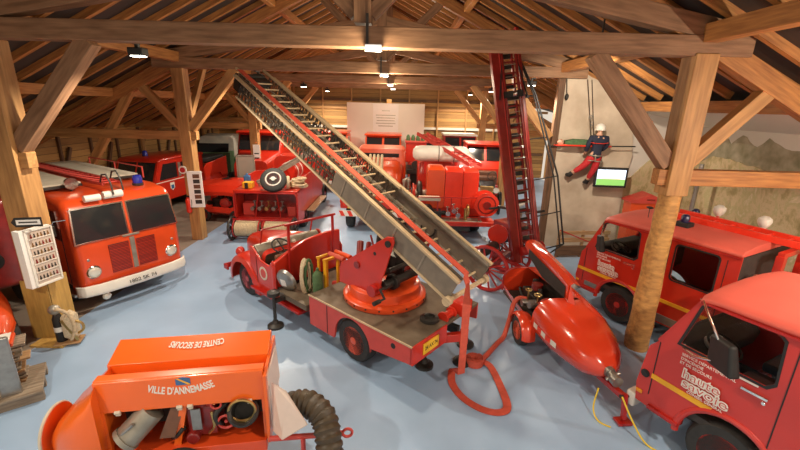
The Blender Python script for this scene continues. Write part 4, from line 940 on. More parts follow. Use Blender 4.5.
ob('tank',G().cyl((2.0,-.25,1.95),(3.2,-.25,1.95),.36,n=24),'red',t,smooth=True);ob('tank_band',G().torus((2.25,-.25,1.95),.365,.02,'x',28,6).torus((2.9,-.25,1.95),.365,.02,'x',28,6),'white',t)
sw=thing('spare_wheel','spare wheel with white-centred hub lying tilted on top of the valve-bay fire engine','wheel',(-4.45,13.75,1.99),0)
w=wheel(sw,(0,0,0),.45,.2,-1,'red2',bolts=4);sw.rotation_euler=(R(-38),0,R(8))
ob('white_rim',G().torus((0,-.085,0),.25,.03,'y',32,8),'white',w);ob('hub_cross',G().bar((-.11,-.115,-.0),(.11,-.115,0),.04).cyl((0,-.1,0),(0,-.125,0),.08),'white',w)
o=one('cargo_ladder','grey wooden ladder lying slanted on top of the valve-bay fire engine','ladder',G(),'alu');o.location=(0,0,0)
for dx in (0,.35): ob('rail',G().bar((-5.35+dx*.5,14.6-dx,1.72),(-3.7+dx*.5,16.4-dx,2.75),.06,.12),'alu',o)
for k in range(7):
    f=(k+.5)/7;p=Vector((-5.35,14.6,1.72)).lerp(Vector((-3.7,16.4,2.75)),f);ob('rung',G().cyl(p,p+Vector((.175,-.35,0)),.025),'alu',o)
rp=thing('rope_pile','heap of brown rope coils beside the spare wheel on the valve-bay fire engine','rope',(-3.72,14.35,1.62))
for k in range(7):
    rr=random.Random(k+40);g=G().torus((rr.uniform(-.12,.12),rr.uniform(-.12,.12),.05+.05*k),.28-.02*k,.04,'z',24,8);ob('rope_coil',g,'tan',rp,smooth=True)
one('roll_of_hose','cream rolled hose standing next to the spare wheel on the valve-bay fire engine','hose',G().lathe([(.05,-.06),(.22,-.06),(.24,0),(.22,.06),(.05,.06)],(0,0,0),'x',28),'cream',loc=(-4.02,14.0,1.87),rz=15,smooth=True)
one('toolbox','yellow and black toolbox on the left end of the valve-bay fire engine','box',G().box((0,0,.12),(.34,.3,.22)),'yellow',loc=(-5.42,13.95,1.64),bev=.02)
ob('band',G().box((-.02,-.155,.12),(.12,.02,.2)),'black',bpy.data.objects['toolbox'])
one('jerrycan','blue plastic can behind the yellow toolbox on the valve-bay fire engine','can',G().box((0,0,.25),(.22,.2,.44)).cyl((0,0,.45),(0,0,.54),.05),'bluecloth',loc=(-5.62,14.4,1.55),bev=.04)
# two wheeled hose reel cart hooked behind it
rc=thing('hose_reel_cart','two-wheeled cart with two drums of cream hose hooked behind the valve-bay fire engine','hose reel',(-4.62,13.05,0),0)
def spoked(par,c,r,ax,m,n=12,tw_=.045,nm='wheel'):
    o=ob(nm,G().torus(c,r,tw_,ax,36,8),m,par,smooth=True);c=Vector(c);g=G()
    for k in range(n):
        a=2*PI*k/n;d=Vector((0,math.cos(a),math.sin(a))) if ax=='x' else Vector((math.cos(a),0,math.sin(a)))
        g.cyl(c+d*.07,c+d*(r-.01),.016 if r<.5 else .024,n=6)
    ob('spoke',g,m,o);e=Vector((.08,0,0)) if ax=='x' else Vector((0,.08,0));ob('hub',G().cyl(c-e,c+e,.08,n=14),'dark',o);return o
spoked(rc,(-1.12,0,.42),.38,'x','dark',10);spoked(rc,(1.0,0,.42),.38,'x','dark',10)
ob('axle',G().cyl((-1.12,0,.42),(1.0,0,.42),.035),'dark',rc)
for x0,x1 in ((-.98,-.18),(.02,.86)):
    P=[];
    for i in range(60): P.append((x0+(x1-x0)*i/59,0,.42))
    d_=ob('hose_drum',G().sweep(P,[.25+.02*math.sin(i*1.6) for i in range(60)],20),'cream',rc,smooth=True)
    for x in (x0-.03,x1+.03): ob('flange',G().torus((x,0,.42),.30,.022,'x',24,6),'red2',d_)
ob('cart_frame',G().bar((-1.05,-.05,.75),(.95,-.05,.75),.05).bar((-.1,0,.42),(-.1,-.05,.78),.05).bar((-.1,.0,.45),(-.1,.5,.55),.06).bar((.9,0,.42),(.9,-.05,.78),.05).bar((-1.05,0,.42),(-1.05,-.05,.78),.05),'red2',rc)
# ================================================================ chevron truck behind the ladder
t=thing('hose_carrier','orange red truck with red and white chevron tail board behind the raised ladder','truck',(-.92,14.3,0),90)
bx('chassis','dark',((2.6,0,.6),(5.0,1.2,.3)));bx('flatbed','red',((1.5,0,1.05),(3.0,2.6,.3)));bx('bed_cover','tan',((1.3,-.95,1.22),(2.4,.62,.05)))
tb=bx('tail_board','white',((-.03,0,.72),(.05,2.66,.22)),bev=.005)
g=G()
for i in range(9):
    y=-1.28+.3*i;g.add([(-.06,y,.62),(-.06,y+.14,.62),(-.06,y+.24,.82),(-.06,y+.10,.82)],[(0,1,2,3)]).add([(-.056,y,.62),(-.056,y+.14,.62),(-.056,y+.24,.82),(-.056,y+.10,.82)],[(3,2,1,0)])
ob('chevron_stripe',g,'redlad',tb);
q=bx('number_plate','plateY',((-.05,.75,.98),(.02,.55,.13)));lettering('plate_lettering','74 SP 218',.1,'black',q,(-.065,.75,.98),(R(90),0,R(-90)),width=.44)
for y in (1.15,.4): bx('tail_lamp','redlad',((-.04,y,1.08),(.04,.12,.16)))
for s in (1,-1):
    wheel(t,(.7,s*1.0,.45),.45,.3,s,'red2');wheel(t,(4.6,s*1.0,.45),.45,.28,s,'red2')
    bx('side_board','orange',((1.5,s*1.3,1.25),(3.0,.04,.3)))
ob('cab',G().loft([ringx(3.2,1.1,.6,2.1,.2),ringx(3.35,1.1,.6,2.75,.25),ringx(4.8,1.1,.6,2.8,.25),ringx(4.95,1.05,.6,2.0,.25),ringx(5.5,.9,.6,1.8,.3)]),'orange',t,smooth=True)
ob('rear_window',G().box((3.3,0,2.35),(.06,1.6,.45)),'glass',t,bev=.02)
ob('hood_bulge',G().loft([ringx(2.0,.85,1.2,1.75,.3),ringx(2.3,.95,1.2,2.15,.4),ringx(3.2,1.0,1.2,2.3,.4)]),'orange',t,smooth=True)
for i,y in enumerate((.42,.27,.12,-.03)): one('hose_bundle',['first','second','third','fourth'][i]+' from the left of the upright cream hoses on the chevron truck','hose',G().sweep(smooth_path([(0,0,0),(.03,.02,.5),(-.02,0,1.0),(0,.05,1.42),(.0,.15,1.5),(.0,.22,1.38),(0,.2,.4)],5),.05,9),'cream','upright hoses',loc=(-.8-y,15.5,1.2),smooth=True)
for i,(x,y) in enumerate(((.0,15.2),(.17,15.25),(.05,15.45))): 
    q=one('nozzle',['left front','right front','rear'][i]+' brown fire nozzle standing on the cream bed of the chevron truck','nozzle',G().lathe([(.09,0),(.09,.1),(.05,.16),(.06,.5),(.09,.58),(.07,.66),(.0001,.66)]),'alu','brown nozzles',loc=(x+.12,y-.2,1.25),smooth=True);ob('grip',G().torus((0,0,.3),.09,.018,'z',18,6),'dark',q)
one('round_pump','dark round pump head on the bed of the chevron truck','pump',G().lathe([(.05,0),(.2,.05),(.25,.2),(.2,.36),(.07,.42)]).cyl((0,0,.2),(.35,-.1,.2),.07),'dark',loc=(-.35,15.0,1.2),smooth=True)
one('orange_box','orange locker standing on the bed of the chevron truck','box',G().box((0,0,.3),(.6,.5,.6)),'orange',loc=(-.65,14.75,1.2),bev=.03)
one('pump_drum','dark coupling heap by the ladder on the bed of the chevron truck','pump',G().box((0,0,.15),(.7,.5,.3)).cyl((-.2,0,.3),(-.2,0,.55),.15).cyl((.2,-.1,.25),(.2,-.35,.4),.09),'maroon',loc=(-1.55,14.9,1.2),bev=.02)
# ================================================================ red pump engine with reel (right of centre)
t=thing('pump_engine','red pump engine with tall red lockers and a hose reel on its tail','truck',(1.85,13.3,0),90)
bx('tail_platform','red',((.35,-.03,.70),(.75,2.86,.16)));bx('platform_plate','alu',((.25,-.2,.79),(.5,1.6,.03)))
bx('chassis','dark',((2.8,0,.55),(5.4,1.2,.3)))
for s in (1,-1): wheel(t,(1.6,s*1.02,.48),.48,.3,s,'red2');wheel(t,(5.2,s*1.02,.48),.48,.28,s,'red2')
bx('left_side','red',((1.2,1.38,1.25),(1.4,.08,1.0)));bx('bed','red',((2.3,0,1.05),(3.2,2.7,.5)))
bx('bed_top','white2',((1.6,1.05,1.36),(1.6,.6,.06)));bx('bed_top','white2',((1.2,-1.0,1.36),(.9,.6,.06)))
for y,w_,h in ((.62,.62,1.35),(-.02,.62,1.3),(-.62,.55,1.3)):
    q=ob('tall_locker',G().loft([ringx(.65,w_*.5,1.1,1.1+h,.08,y0=y),ringx(.80,w_*.5,1.1,1.1+h+.12,.12,y0=y),ringx(1.5,w_*.5,1.1,1.1+h+.1,.12,y0=y)]),'redlad' if y<.5 else 'orange',t,smooth=True)
g=bx('bench','white2',((.3,.85,1.52),(.36,.75,.12)),bev=.03);ob('bench_leg',G().bar((.3,1.15,.8),(.3,1.15,1.5),.05).bar((.3,.55,.8),(.3,.55,1.5),.05),'red2',g)
ob('grab_rail',G().sweep([(.12,1.25,.8),(.12,1.25,1.6),(.12,.3,1.6),(.12,-.9,1.62),(.12,-.9,.8)],.02,8).cyl((.12,.1,.8),(.12,.1,1.6),.018),'red2',t)
ob('rear_pump',G().cyl((.2,.9,1.05),(.55,.9,1.05),.22).cyl((.35,.55,1.0),(.35,.25,1.0),.08).box((.4,.7,.95),(.4,.6,.25)),'black',t,bev=.02)
for y,z in ((.2,1.05),(.0,1.15),(-.15,1.0)): ob('valve',G().cyl((.5,y,z),(.1,y,z),.055).cyl((.12,y,z),(.03,y,z),.085).cyl((.3,y,z),(.3,y,z+.18),.02).torus((.3,y,z+.18),.06,.014,'z',16,6),'chrome',t,smooth=True)
q=ob('hose_reel',G().lathe([(.001,-.05),(.06,-.05),(.42,-.02),(.42,.02),(.001,.03)],(.10,-1.12,1.38),'x',30).lathe([(.001,-.02),(.42,-.02),(.42,.02),(.001,.02)],(.60,-1.12,1.38),'x',30).cyl((.1,-1.12,1.38),(.6,-1.12,1.38),.24,n=24),'redlad',t,smooth=True);ob('reel_hub',G().cyl((.0,-1.12,1.38),(.1,-1.12,1.38),.13,n=16).torus((.055,-1.12,1.38),.30,.02,'x',24,6),'maroon',q)
ob('coupling',G().cyl((.25,-.45,.8),(.25,-.45,1.2),.07).torus((.22,-.50,1.15),.17,.045,'y',20,8),'brass',t,smooth=True)
ob('left_wheel_guard',G().torus((1.55,1.15,1.25),.55,.1,'y',20,8,R(0),R(180)),'dark',t,smooth=True)
ob('cab',G().loft([ringx(3.6,1.15,.6,1.9,.2),ringx(3.75,1.15,.6,2.35,.25),ringx(4.9,1.15,.6,2.4,.25),ringx(5.1,1.1,.6,1.8,.25),ringx(6.0,.9,.6,1.6,.3)]),'red',t,smooth=True)
# white tank-like tilt roof, slanting ladder over it
q=one('water_tank','long white rounded tank lying across behind the tall red lockers','tank',G().lathe([(.001,-1.12),(.16,-1.1),(.27,-1.0),(.31,-.8),(.31,.8),(.27,1.0),(.16,1.1),(.001,1.12)],(0,0,0),'x',24),'white',loc=(1.55,16.0,2.80),smooth=True);ob('strap',G().torus((-.1,0,0),.315,.015,'x',24,6).torus((.5,0,0),.315,.015,'x',24,6),'dark',q)
ob('cradle',G().box((-.6,0,-.55),(.12,.4,.5)).box((.6,0,-.55),(.12,.4,.5)),'red2',q)
o=one('sloping_ladder','red wooden ladder sloping down over the white tank to the tall lockers','ladder',G(),'redm')
A_,B_=Vector((.65,17.6,3.45)),Vector((2.45,14.3,2.62))
for dx in (0,.42): ob('rail',G().bar(A_+Vector((dx,0,0)),B_+Vector((dx,0,0)),.07,.13),'redm',o)
for k in range(12):
    p=A_.lerp(B_,(k+.5)/12);ob('rung',G().cyl(p,p+Vector((.42,0,0)),.025),'redm',o)
# ================================================================ far vehicles
def farcab(name,label,loc,rz,w,h,m,roofm=None,flat=False,bl=3.2):
    """classic cab facing local +x"""
    t=thing(name,label,'truck',loc,rz);k=w/2
    ob('cab',G().loft([ringx(-1.6,k,.6,h,.18),ringx(-.3,k,.6,h,.2),ringx(.15,k*.97,.6,h-.85,.2),ringx(.6 if flat else 1.5,k*(.95 if flat else .7),.6,h-1.15,.25)]),m,t,smooth=True)
    ob('roof',G().box((-.85,0,h+.02),(1.7,w*1.02,.12)),roofm or m,t,bev=.05)
    for s in (1,-1): ob('windscreen',G().quad((.14,s*.06,h-.80),(.14,s*k*.9,h-.80),(-.26,s*k*.9,h-.12),(-.26,s*.06,h-.12),.02*s),'glass',t)
    ob('grille',G().box((.62 if flat else 1.52,0,.95),(.04,w*.4,.45)),'maroon',t);ob('bumper',G().box((.75 if flat else 1.65,0,.6),(.1,w,.16)),'white',t)
    for s in (1,-1):
        ob('headlamp',G().ball((.65 if flat else 1.45,s*k*.75,1.05),.12,(.5,1,1)),'lens',t,smooth=True);ob('front_wing',G().torus((.8 if not flat else .1,s*k*.85,.5),.5,.12,'y',14,8,0,PI),m,t,smooth=True)
        wheel(t,(.8 if not flat else .1,s*k*.85,.45),.45,.24,s,'red2')
        ob('side_window',G().box((-.75,s*k,h-.45),(.7,.02,.5)),'glass',t)
    ob('body',G().box((-1.6-bl/2,0,1.3),(bl,w,1.4)),m,t,bev=.05)
    for s in (1,-1): wheel(t,(-1.1-bl/2,s*k*.85,.45),.45,.24,s,'red2')
    return t

farcab('fire_truck','tall red vintage fire truck facing the viewer behind the third left post',(-6.95,19.7,0),-88,2.15,3.15,'red','redlad')
farcab('red_truck','bright red square-fronted vehicle at the far right beside the dark ladder',(4.35,21.0,0),-92,2.0,2.75,'redlad',None,True,.8)
q=farcab('rack_truck','red vehicle with a white roof rack in the far right corner',(3.5,24.4,0),-90,2.0,2.95,'red2','white',True,.9)
farcab('round_truck','orange round-bonneted truck standing in front of the white screen',(-1.05,22.2,0),-90,2.0,3.0,'orange',None,False,.8)
farcab('old_engine','orange old engine left of the white screen under the raised ladder',(-4.05,22.5,0),-90,2.0,3.05,'orange',None,False,1.0)
farcab('pale_truck','salmon red truck in front of the right half of the screen',(1.35,23.4,0),-90,2.0,2.65,'redm',None,True,.3)
t=thing('box_truck','deep red box-bodied carriage in front of the white screen','truck',(.7,20.9,0),-90)
bx('box_body','red',((0,0,2.35),(1.4,1.0,.95)));bx('box_roof','redm',((0,0,2.86),(1.5,1.1,.08)));bx('frame','dark',((0,0,1.4),(1.6,.9,.25)),((0,0,1.0),(1.2,.5,.6)))
ob('lamp',G().cyl((.7,0,1.75),(.9,0,1.75),.2,n=20),'dark',t,smooth=True)
for s in (1,-1):
    for x in (.6,-.6): wheel(t,(x,s*.6,.55),.55,.16,s,'red2')
for i,x in enumerate((.25,.5,.75,1.0)): one('roof_lantern',['first','second','third','fourth'][i]+' dark lantern from the left on the deep red box carriage','lamp',G().lathe([(.08,0),(.1,.04),(.09,.2),(.04,.28),(.001,.3)]).box((0,0,.02),(.2,.2,.04)),'green','dark lanterns',loc=(x+.05,20.7,2.9),smooth=True)
# trailer and old carts in the dark right of the pump engine
t=thing('hand_pump','grey and red hand pump between the pump engine and the tall dark ladder','pump',(3.75,12.6,0),-60)
bx('tub','maroon',((0,0,.75),(1.2,.7,.5)));ob('air_chamber',G().lathe([(.16,.95),(.22,1.05),(.22,1.4),(.1,1.58),(.001,1.62)],n=24),'steel',t,smooth=True)
ob('rocking_beam',G().bar((-.8,0,1.35),(.8,0,1.55),.08).bar((-.8,-.4,1.33),(-.8,.4,1.33),.06).bar((.8,-.4,1.55),(.8,.4,1.55),.06),'dark',t)
for s in (1,-1): spoked(t,(0,s*.48,.42),.40,'y','maroon',10)
ob('delivery_pipe',G().cyl((.3,-.3,1.0),(.55,-.6,1.1),.07).cyl((-.2,.2,1.5),(.1,.45,1.75),.09),'white',t,smooth=True)
bx('axle_beam','dark',((0,0,.42),(.1,.96,.1)))
one('reel_disc','round red disc of a small reel standing in front of the tall dark ladder','hose reel',G().lathe([(.001,-.03),(.27,-.02),(.28,.02),(.001,.05)],(0,0,0),'y',28).cyl((0,.05,0),(0,.3,0),.06).bar((.0,.25,0),(.15,.25,-1.22),.04).bar((.0,.25,0),(-.15,.25,-1.22),.04).bar((.0,.3,-.3),(.0,.5,-1.22),.04),'red',loc=(2.72,10.55,1.24),rz=-20,smooth=True)
# ================================================================ tall wheeled escape ladder
E_=thing('escape_ladder','tall dark red wheeled escape ladder rising to the roof right of centre','ladder')
b0=Vector((3.60,10.35,.55));b1=Vector((2.56,11.35,6.55));ax=(b1-b0).normalized();LL=(b1-b0).length
yy=Vector((.995,.12,0));yy=(yy-ax*yy.dot(ax)).normalized();zz=ax.cross(yy)
E_.matrix_world=Matrix.Translation(b0)@Matrix((ax,yy,zz)).transposed().to_4x4()
# local: x up the ladder, y right, z = ax x yy
sg=1 if zz.y<0 else -1 # towards the viewer
for y in (-.32,.30):
    ob('main_rail',G().box((LL/2,y,0),(LL,.10 if y>0 else .27,.16)),'maroon',E_,bev=.01);ob('rail_edge',G().box((LL/2,y+(.07 if y<0 else -.04),sg*.085),(LL,.02,.02)),'redm',E_)
    ob('second_rail',G().box((LL*.5,y*.62,sg*.10),(LL*.94,.05,.09)),'maroon',E_,bev=.006)
g=G()
for k in range(20): g.cyl((.3+.28*k,-.3,0),(.3+.28*k,.3,0),.026,n=8)
ob('rung',g,'maroon',E_);g=G()
for y in (-.13,.13): g.box((LL*.48,y,-sg*.05),(LL*.93,.05,.10))
ob('nested_rail',g,'maroon',E_,each=True);g=G()
for k in range(22): g.box((.4+.255*k,0,-sg*.06),(.12,.24,.03))
ob('nested_tread',g,'dark',E_,each=True);g=G()
for k in range(18): g.cyl((.45+.30*k,-.15,sg*.12),(.45+.30*k,.17,sg*.12),.010,n=8)
ob('rung',g,'alu',E_)
for q_,(off,dz) in enumerate(((.98,-.25),(.74,-.05))):
    ob('bow_stay',G().sweep([(.0,.36,0),(.25,.30+off*.9,dz*-sg*-1),(2.2,.30+off*.92,dz*-sg*-1),(4.45,.30+off*.45,dz*-sg*-.5),(5.75,.2,0)],.026 if q_==0 else .022,8),'black',E_)
for x,k_ in ((.25,.9),(1.2,.92),(2.2,.92),(3.3,.68),(4.45,.45)): ob('bow_strut',G().bar((x,.3,0),(x,.30+.98*k_,.25*sg*-1*-1*-1),.03),'black',E_)
ob('head_frame',G().bar((4.4,-.40,sg*.05),(4.4,.45,sg*.05),.05).bar((4.4,.45,sg*.05),(4.6,.45,-sg*.4),.04).box((4.5,0,sg*.12),(.16,.5,.14)).bar((4.4,-.36,sg*.1),(5.9,-.1,sg*.1),.03).bar((4.4,.4,sg*.1),(5.9,.1,sg*.1),.03),'black',E_)
ob('pulley',G().cyl((4.5,-.05,sg*.2),(4.5,.05,sg*.2),.07),'chrome',E_,smooth=True)
ob('hoist_drum',G().cyl((.35,-.28,sg*.22),(.35,.28,sg*.22),.12,n=18).cyl((.35,.3,sg*.22),(.35,.33,sg*.22),.2,n=20),'red2',E_,smooth=True)
ek=thing('escape_carriage','two-wheeled wooden carriage with red spoked wheels under the tall dark ladder','cart',(2.72,10.15,0),-38)
for s in (1,-1): spoked(ek,(0,s*.75,.62),.58,'y','red2',14,.05)
ob('axle',G().cyl((0,-.75,.62),(0,.75,.62),.05).box((0,0,.66),(.14,1.3,.14)),'maroon',ek)
ob('carriage_frame',G().bar((-.7,-.35,.72),(1.1,-.3,.35),.09).bar((-.7,.35,.72),(1.1,.3,.35),.09).bar((1.05,-.4,.36),(1.05,.4,.36),.08).bar((-.6,-.4,.72),(-.6,.4,.72),.08).bar((.9,0,.38),(1.0,0,0),.06),'red2',ek)
ob('winch',G().cyl((-.3,-.3,.9),(-.3,.3,.9),.14,n=18).torus((-.3,.36,.9),.2,.02,'y',20,6),'dark',ek,smooth=True)
# ================================================================ Land Rover, clamshell pump and others on the left
t=thing('off_road_car','red long off-road fire car with a blue beacon behind the cab-over truck','car',(-9.55,15.85,0),-118)
# local +x front (towards viewer, hidden behind the truck), y left = right in the picture
t.location=(-10.72,16.9,0);t.rotation_euler=(0,0,R(-97));t.scale=(1,1.08,1.02)
ob('bonnet',G().loft([ringx(1.0,.78,.55,1.18,.12),ringx(2.1,.76,.55,1.10,.12)]),'red',t,smooth=True)
side=[(-2.3,.5),(-2.3,2.12),(.55,2.12),(.95,1.28),(1.0,.5)]
w1=[(-.45,1.35),(-.45,1.98),(.40,1.98),(.70,1.35)];w2=rrect(-1.5,-.7,1.38,1.95,.05)
for s in (1,-1): ob('body_side',G().prism(side,s*.86,s*.82,'y',[w1,w2]),'red',t);ob('side_glass',G().prism(w1,s*.83,s*.835,'y'),'glass',t);ob('side_glass',G().prism(w2,s*.83,s*.835,'y'),'glass',t)
ob('roof',G().loft([ringx(-2.35,.9,2.08,2.20,.06),ringx(-1,.9,2.1,2.24,.07),ringx(.5,.88,2.1,2.20,.06),ringx(.64,.84,2.06,2.12,.02)]),'red',t,smooth=True)
ob('windscreen',G().quad((.96,-.76,1.30),(.96,.76,1.30),(.60,.76,2.06),(.60,-.76,2.06),.02),'glass',t);ob('screen_pillar',G().bar((.97,0,1.3),(.61,0,2.06),.05).bar((.96,.8,1.28),(.58,.8,2.08),.08).bar((.96,-.8,1.28),(.58,-.8,2.08),.08),'red',t)
ob('floor_pan',G().box((-.6,0,.6),(3.4,1.6,.2)),'inner',t);ob('tailgate',G().box((-2.3,0,1.3),(.05,1.7,1.6)),'red',t)
for s in (1,-1):
    for x in (1.35,-1.4): wheel(t,(x,s*.76,.40),.40,.22,s,'red2')
    ob('wheel_arch',G().torus((-1.4,s*.86,.5),.48,.04,'y',14,6,0,PI),'red2',t);ob('front_wing',G().box((1.5,s*.8,.98),(1.15,.2,.16)),'red',t,bev=.03)
    ob('headlamp',G().ball((2.1,s*.6,.88),.09,(.5,1,1)),'lens',t)
cr=ob('crest',G().prism([(-.15,1.18),(.12,1.18),(.12,.95),(-.015,.85),(-.15,.95)],.862,.87,'y'),'white',t,label='white door crest');ob('crest_shield',G().box((-.015,.872,1.0),(.17,.006,.16)),'bluecloth',cr)
ob('rear_quarter',G().prism([(-2.3,.55),(-2.3,1.4),(-2.6,1.62),(-4.4,1.80),(-4.4,.85),(-3.9,.8),(-3.7,1.05),(-3.2,1.05),(-3.0,.8),(-2.9,.55)],.80,.86,'y').prism([(-2.3,.55),(-2.3,1.4),(-2.6,1.62),(-4.4,1.80),(-4.4,.85),(-2.9,.55)],-.86,-.80,'y').box((-3.4,0,1.0),(2.1,1.6,.7)),'redlad',t,bev=.02)
ob('soft_top',G().box((-3.3,0,1.78),(1.9,1.6,.22)),'black',t,bev=.05)
ob('grey_panel',G().box((-.58,.865,1.65),(.14,.02,.6)),'alu',t);ob('waist_strip',G().box((-.6,.866,1.27),(3.2,.012,.03)),'white',t)
b=ob('beacon',G().lathe([(.1,0),(.1,.16),(.06,.22),(.001,.23)],(-.1,-.2,2.22)),'blue',t,smooth=True);ob('beacon_base',G().cyl((-.1,-.2,2.18),(-.1,-.2,2.24),.11),'dark',b)
# clamshell pump, by the second post
t=thing('clamshell_pump','red trailer pump with its rounded cover tipped up, just right of the second left post','pump trailer',(-6.95,15.6,0),-12)
ob('lower_shell',G().loft([[Vector((x,y,z)) for y,z in ((-.62,zt),(-.62,.42),(-.45,.30),(.45,.30),(.62,.42),(.62,zt),(.56,zt),(.5,.45),(-.5,.45),(-.56,zt))] for x,zt in ((-1.2,.78),(-.4,.62),(.5,.62),(.95,.80))]),'redlad',t,smooth=True)
ob('bonnet_lid',G().loft([[Vector((x,y,z+dz)) for y,z in ((-.62,1.0),(-.63,1.14),(-.45,1.38),(.2,1.52),(.6,1.5),(.6,1.44),(.2,1.45),(-.38,1.31),(-.56,1.12),(-.56,.98))] for x,dz in ((-1.15,-.05),(-.6,.05),(.3,.12),(.85,.1))]),'redlad',t,smooth=True)
ob('lid_vent',G().box((.2,.25,1.60),(.9,.3,.03)),'black',t);ob('lid_cheek',G().prism([(-.1,.8),(.0,1.42),(.2,1.50),(.58,1.50),(.55,.8)],.80,.84,'x'),'red',t)
ob('engine',G().box((-.1,-.05,.68),(.8,.5,.4)).cyl((-.2,-.1,.85),(-.2,-.1,1.1),.12).cyl((.2,-.2,.85),(.2,-.2,1.0),.08).cyl((-.5,-.3,.7),(-.5,-.5,.75),.09),'dark',t,bev=.02)
ob('outlet',G().cyl((.55,-.35,1.0),(.9,-.5,.98),.07).cyl((.85,-.48,.98),(.95,-.53,.98),.09),'alu',t,smooth=True);ob('pump_casing',G().lathe([(.05,-.15),(.2,-.08),(.22,.08),(.05,.15)],(.1,-.3,.72),'y'),'redm',t,smooth=True)
for x in (-.7,.72):wheel(t,(x,-.55,.28),.28,.16,-1,'red',bolts=4);wheel(t,(x,.55,.28),.28,.16,1,'red',bolts=4)
# pale canvas truck behind it
t=thing('canvas_trailer','pale canvas-topped truck behind the tipped red pump cover','truck',(-10.8,24.2,0),-80)

M['canvas']=mat('pale patched canvas',(.66,.62,.52),.8,scale=2.2,col2=(.42,.42,.38))
ob('canvas_top',G().loft([ringx(-1.6,.92,1.4,2.62,.25),ringx(0,.95,1.4,2.74,.28),ringx(1.1,.92,1.4,2.66,.25)]),'canvas',t,smooth=True)
bx('bed','green',((-.3,0,1.15),(2.9,1.9,.5)));bx('cab','green',((1.6,0,1.3),(1.0,1.8,1.1)));ob('windscreen',G().quad((2.05,-.8,1.6),(2.05,.8,1.6),(1.7,.8,2.3),(1.7,-.8,2.3),.03),'glass',t)
for s in (1,-1):
    for x in (1.5,-1.0): wheel(t,(x,s*.8,.45),.45,.25,s,'dark')
# framed glass case by the third post
t=thing('glass_case','grey glass display case standing behind the spare wheel by the third left post','display case',(-6.5,16.7,0),12)

M['glass2']=mat('greyish display glass',(.30,.27,.22),.12,coat=.5)
bx('pane','glass2',((0,0,1.95),(.62,.3,.95)),bev=.005);ob('frame',G().bar((-.34,-.16,1.45),(-.34,-.16,2.45),.05).bar((.34,-.16,1.45),(.34,-.16,2.45),.05).bar((-.36,-.16,2.45),(.36,-.16,2.45),.05).bar((-.36,-.16,1.45),(.36,-.16,1.45),.05),'alu',t);bx('plinth','crate',((0,0,.7),(.7,.36,1.4)))
one('white_panel','narrow white information panel on the third left post','sign',G().box((0,0,0),(.30,.05,1.6)),'paper',loc=(-6.70,18.55,1.9),rz=10,bev=.005)
for k in range(5): ob('text_row',G().box((0,-.03,.4-.2*k),(.2,.006,.05)),'black',bpy.data.objects['white_panel'])
# ================================================================ things on and beside the posts
# display case of medals on the nearest left post
t=thing('medal_case','white framed glazed case with rows of small badges on the nearest left post','display case',(-6.60,6.84,.06),76);t.scale=(.86,1,1)
ob('case_box',G().box((0,0,1.72),(.54,.10,1.08)),'paper',t,bev=.006);M['felt']=mat('pinkish felt backing',(.55,.44,.36),.8)
ob('backing',G().box((.03,-.053,1.72),(.46,.008,.98)),'felt',t)
ob('case_frame',G().box((-.255,-.06,1.72),(.03,.035,1.08)).box((.255,-.06,1.72),(.03,.035,1.08)).box((0,-.06,2.245),(.54,.035,.03)).box((0,-.06,1.195),(.54,.035,.03)),'white',t)
ob('case_cheek',G().box((-.31,.02,1.72),(.08,.16,1.08)),'paper',t)
k=0
for r_ in range(6):
    ob('shelf_strip',G().box((.02,-.06,1.29+.158*r_),(.46,.02,.012)),'white',t)
    for c in range(6):
        rr=random.Random(k);k+=1
        g=G().cyl((-.15+.066*c,-.055,1.325+.158*r_),(-.15+.066*c,-.068,1.325+.158*r_),.016+.006*rr.random(),n=10).box((-.15+.066*c,-.06,1.36+.158*r_),(.02,.008,.04))
        ob('badge',g,rr.choice(['dark','brass','maroon','dark']),t)
t=thing('direction_sign','small dark sign with a white lettered strip above the badge case','sign',(-6.58,6.72,2.46),14)
ob('sign_board',G().prism([(-.24,0),(-.18,.085),(.22,.085),(.22,-.085),(-.18,-.085)],-.02,.0,'y'),'black',t);q=ob('white_strip',G().box((.02,-.023,0),(.36,.006,.09)),'paper',t);ob('lettering_line',G().box((.02,-.028,0),(.28,.003,.025)),'dark',q)
t=thing('post_cladding','yellowish board casing around the foot of the nearest left post','boards',(-6.93,7.12,0))

M['cladding']=mat('yellow ply board',(.60,.36,.09),.6,scale=4,col2=(.42,.24,.06),stretch=(4,4,.6))
ob('front_board',G().box((.0,-.23,.62),(.50,.03,1.22)),'cladding',t);ob('side_board',G().box((.235,0,.62),(.03,.46,1.22)),'cladding',t);ob('foot_board',G().box((.25,-.35,.02),(.62,.42,.04)),'cladding',t)
t=thing('breathing_set','old breathing apparatus with dark cylinder and hoses at the nearest left post','breathing apparatus',(-6.48,6.72,.05),20)
ob('cylinder',G().lathe([(.075,0),(.085,.04),(.085,.5),(.05,.6),(.03,.66)],n=18),'black',t,smooth=True);ob('white_ring',G().cyl((0,0,.24),(0,0,.34),.088,n=18),'white',t)
ob('bag',G().loft([ringx(-.0,.10,.1,.55,.05),ringx(.1,.14,.06,.62,.08),ringx(.2,.12,.08,.55,.07)]),'cream',t,smooth=True).location=(.08,.0,0)
ob('breathing_tube',G().sweep(smooth_path([(0,-.05,.62),(.1,-.16,.75),(.24,-.12,.6),(.28,-.12,.3),(.2,-.14,.08)],6),[.03+.004*(i%2) for i in range(25)],10),'tan',t,smooth=True)
ob('mask',G().ball((.02,-.08,.72),.1,(1,.8,1)),'alu',t,smooth=True);ob('harness',G().torus((.26,-.02,.28),.13,.025,'y',18,8).bar((.1,-.12,.5),(.3,-.12,.05),.04),'brass',t)
ob('stand',G().box((.12,-.02,.012),(.42,.3,.024)),'crate',t)
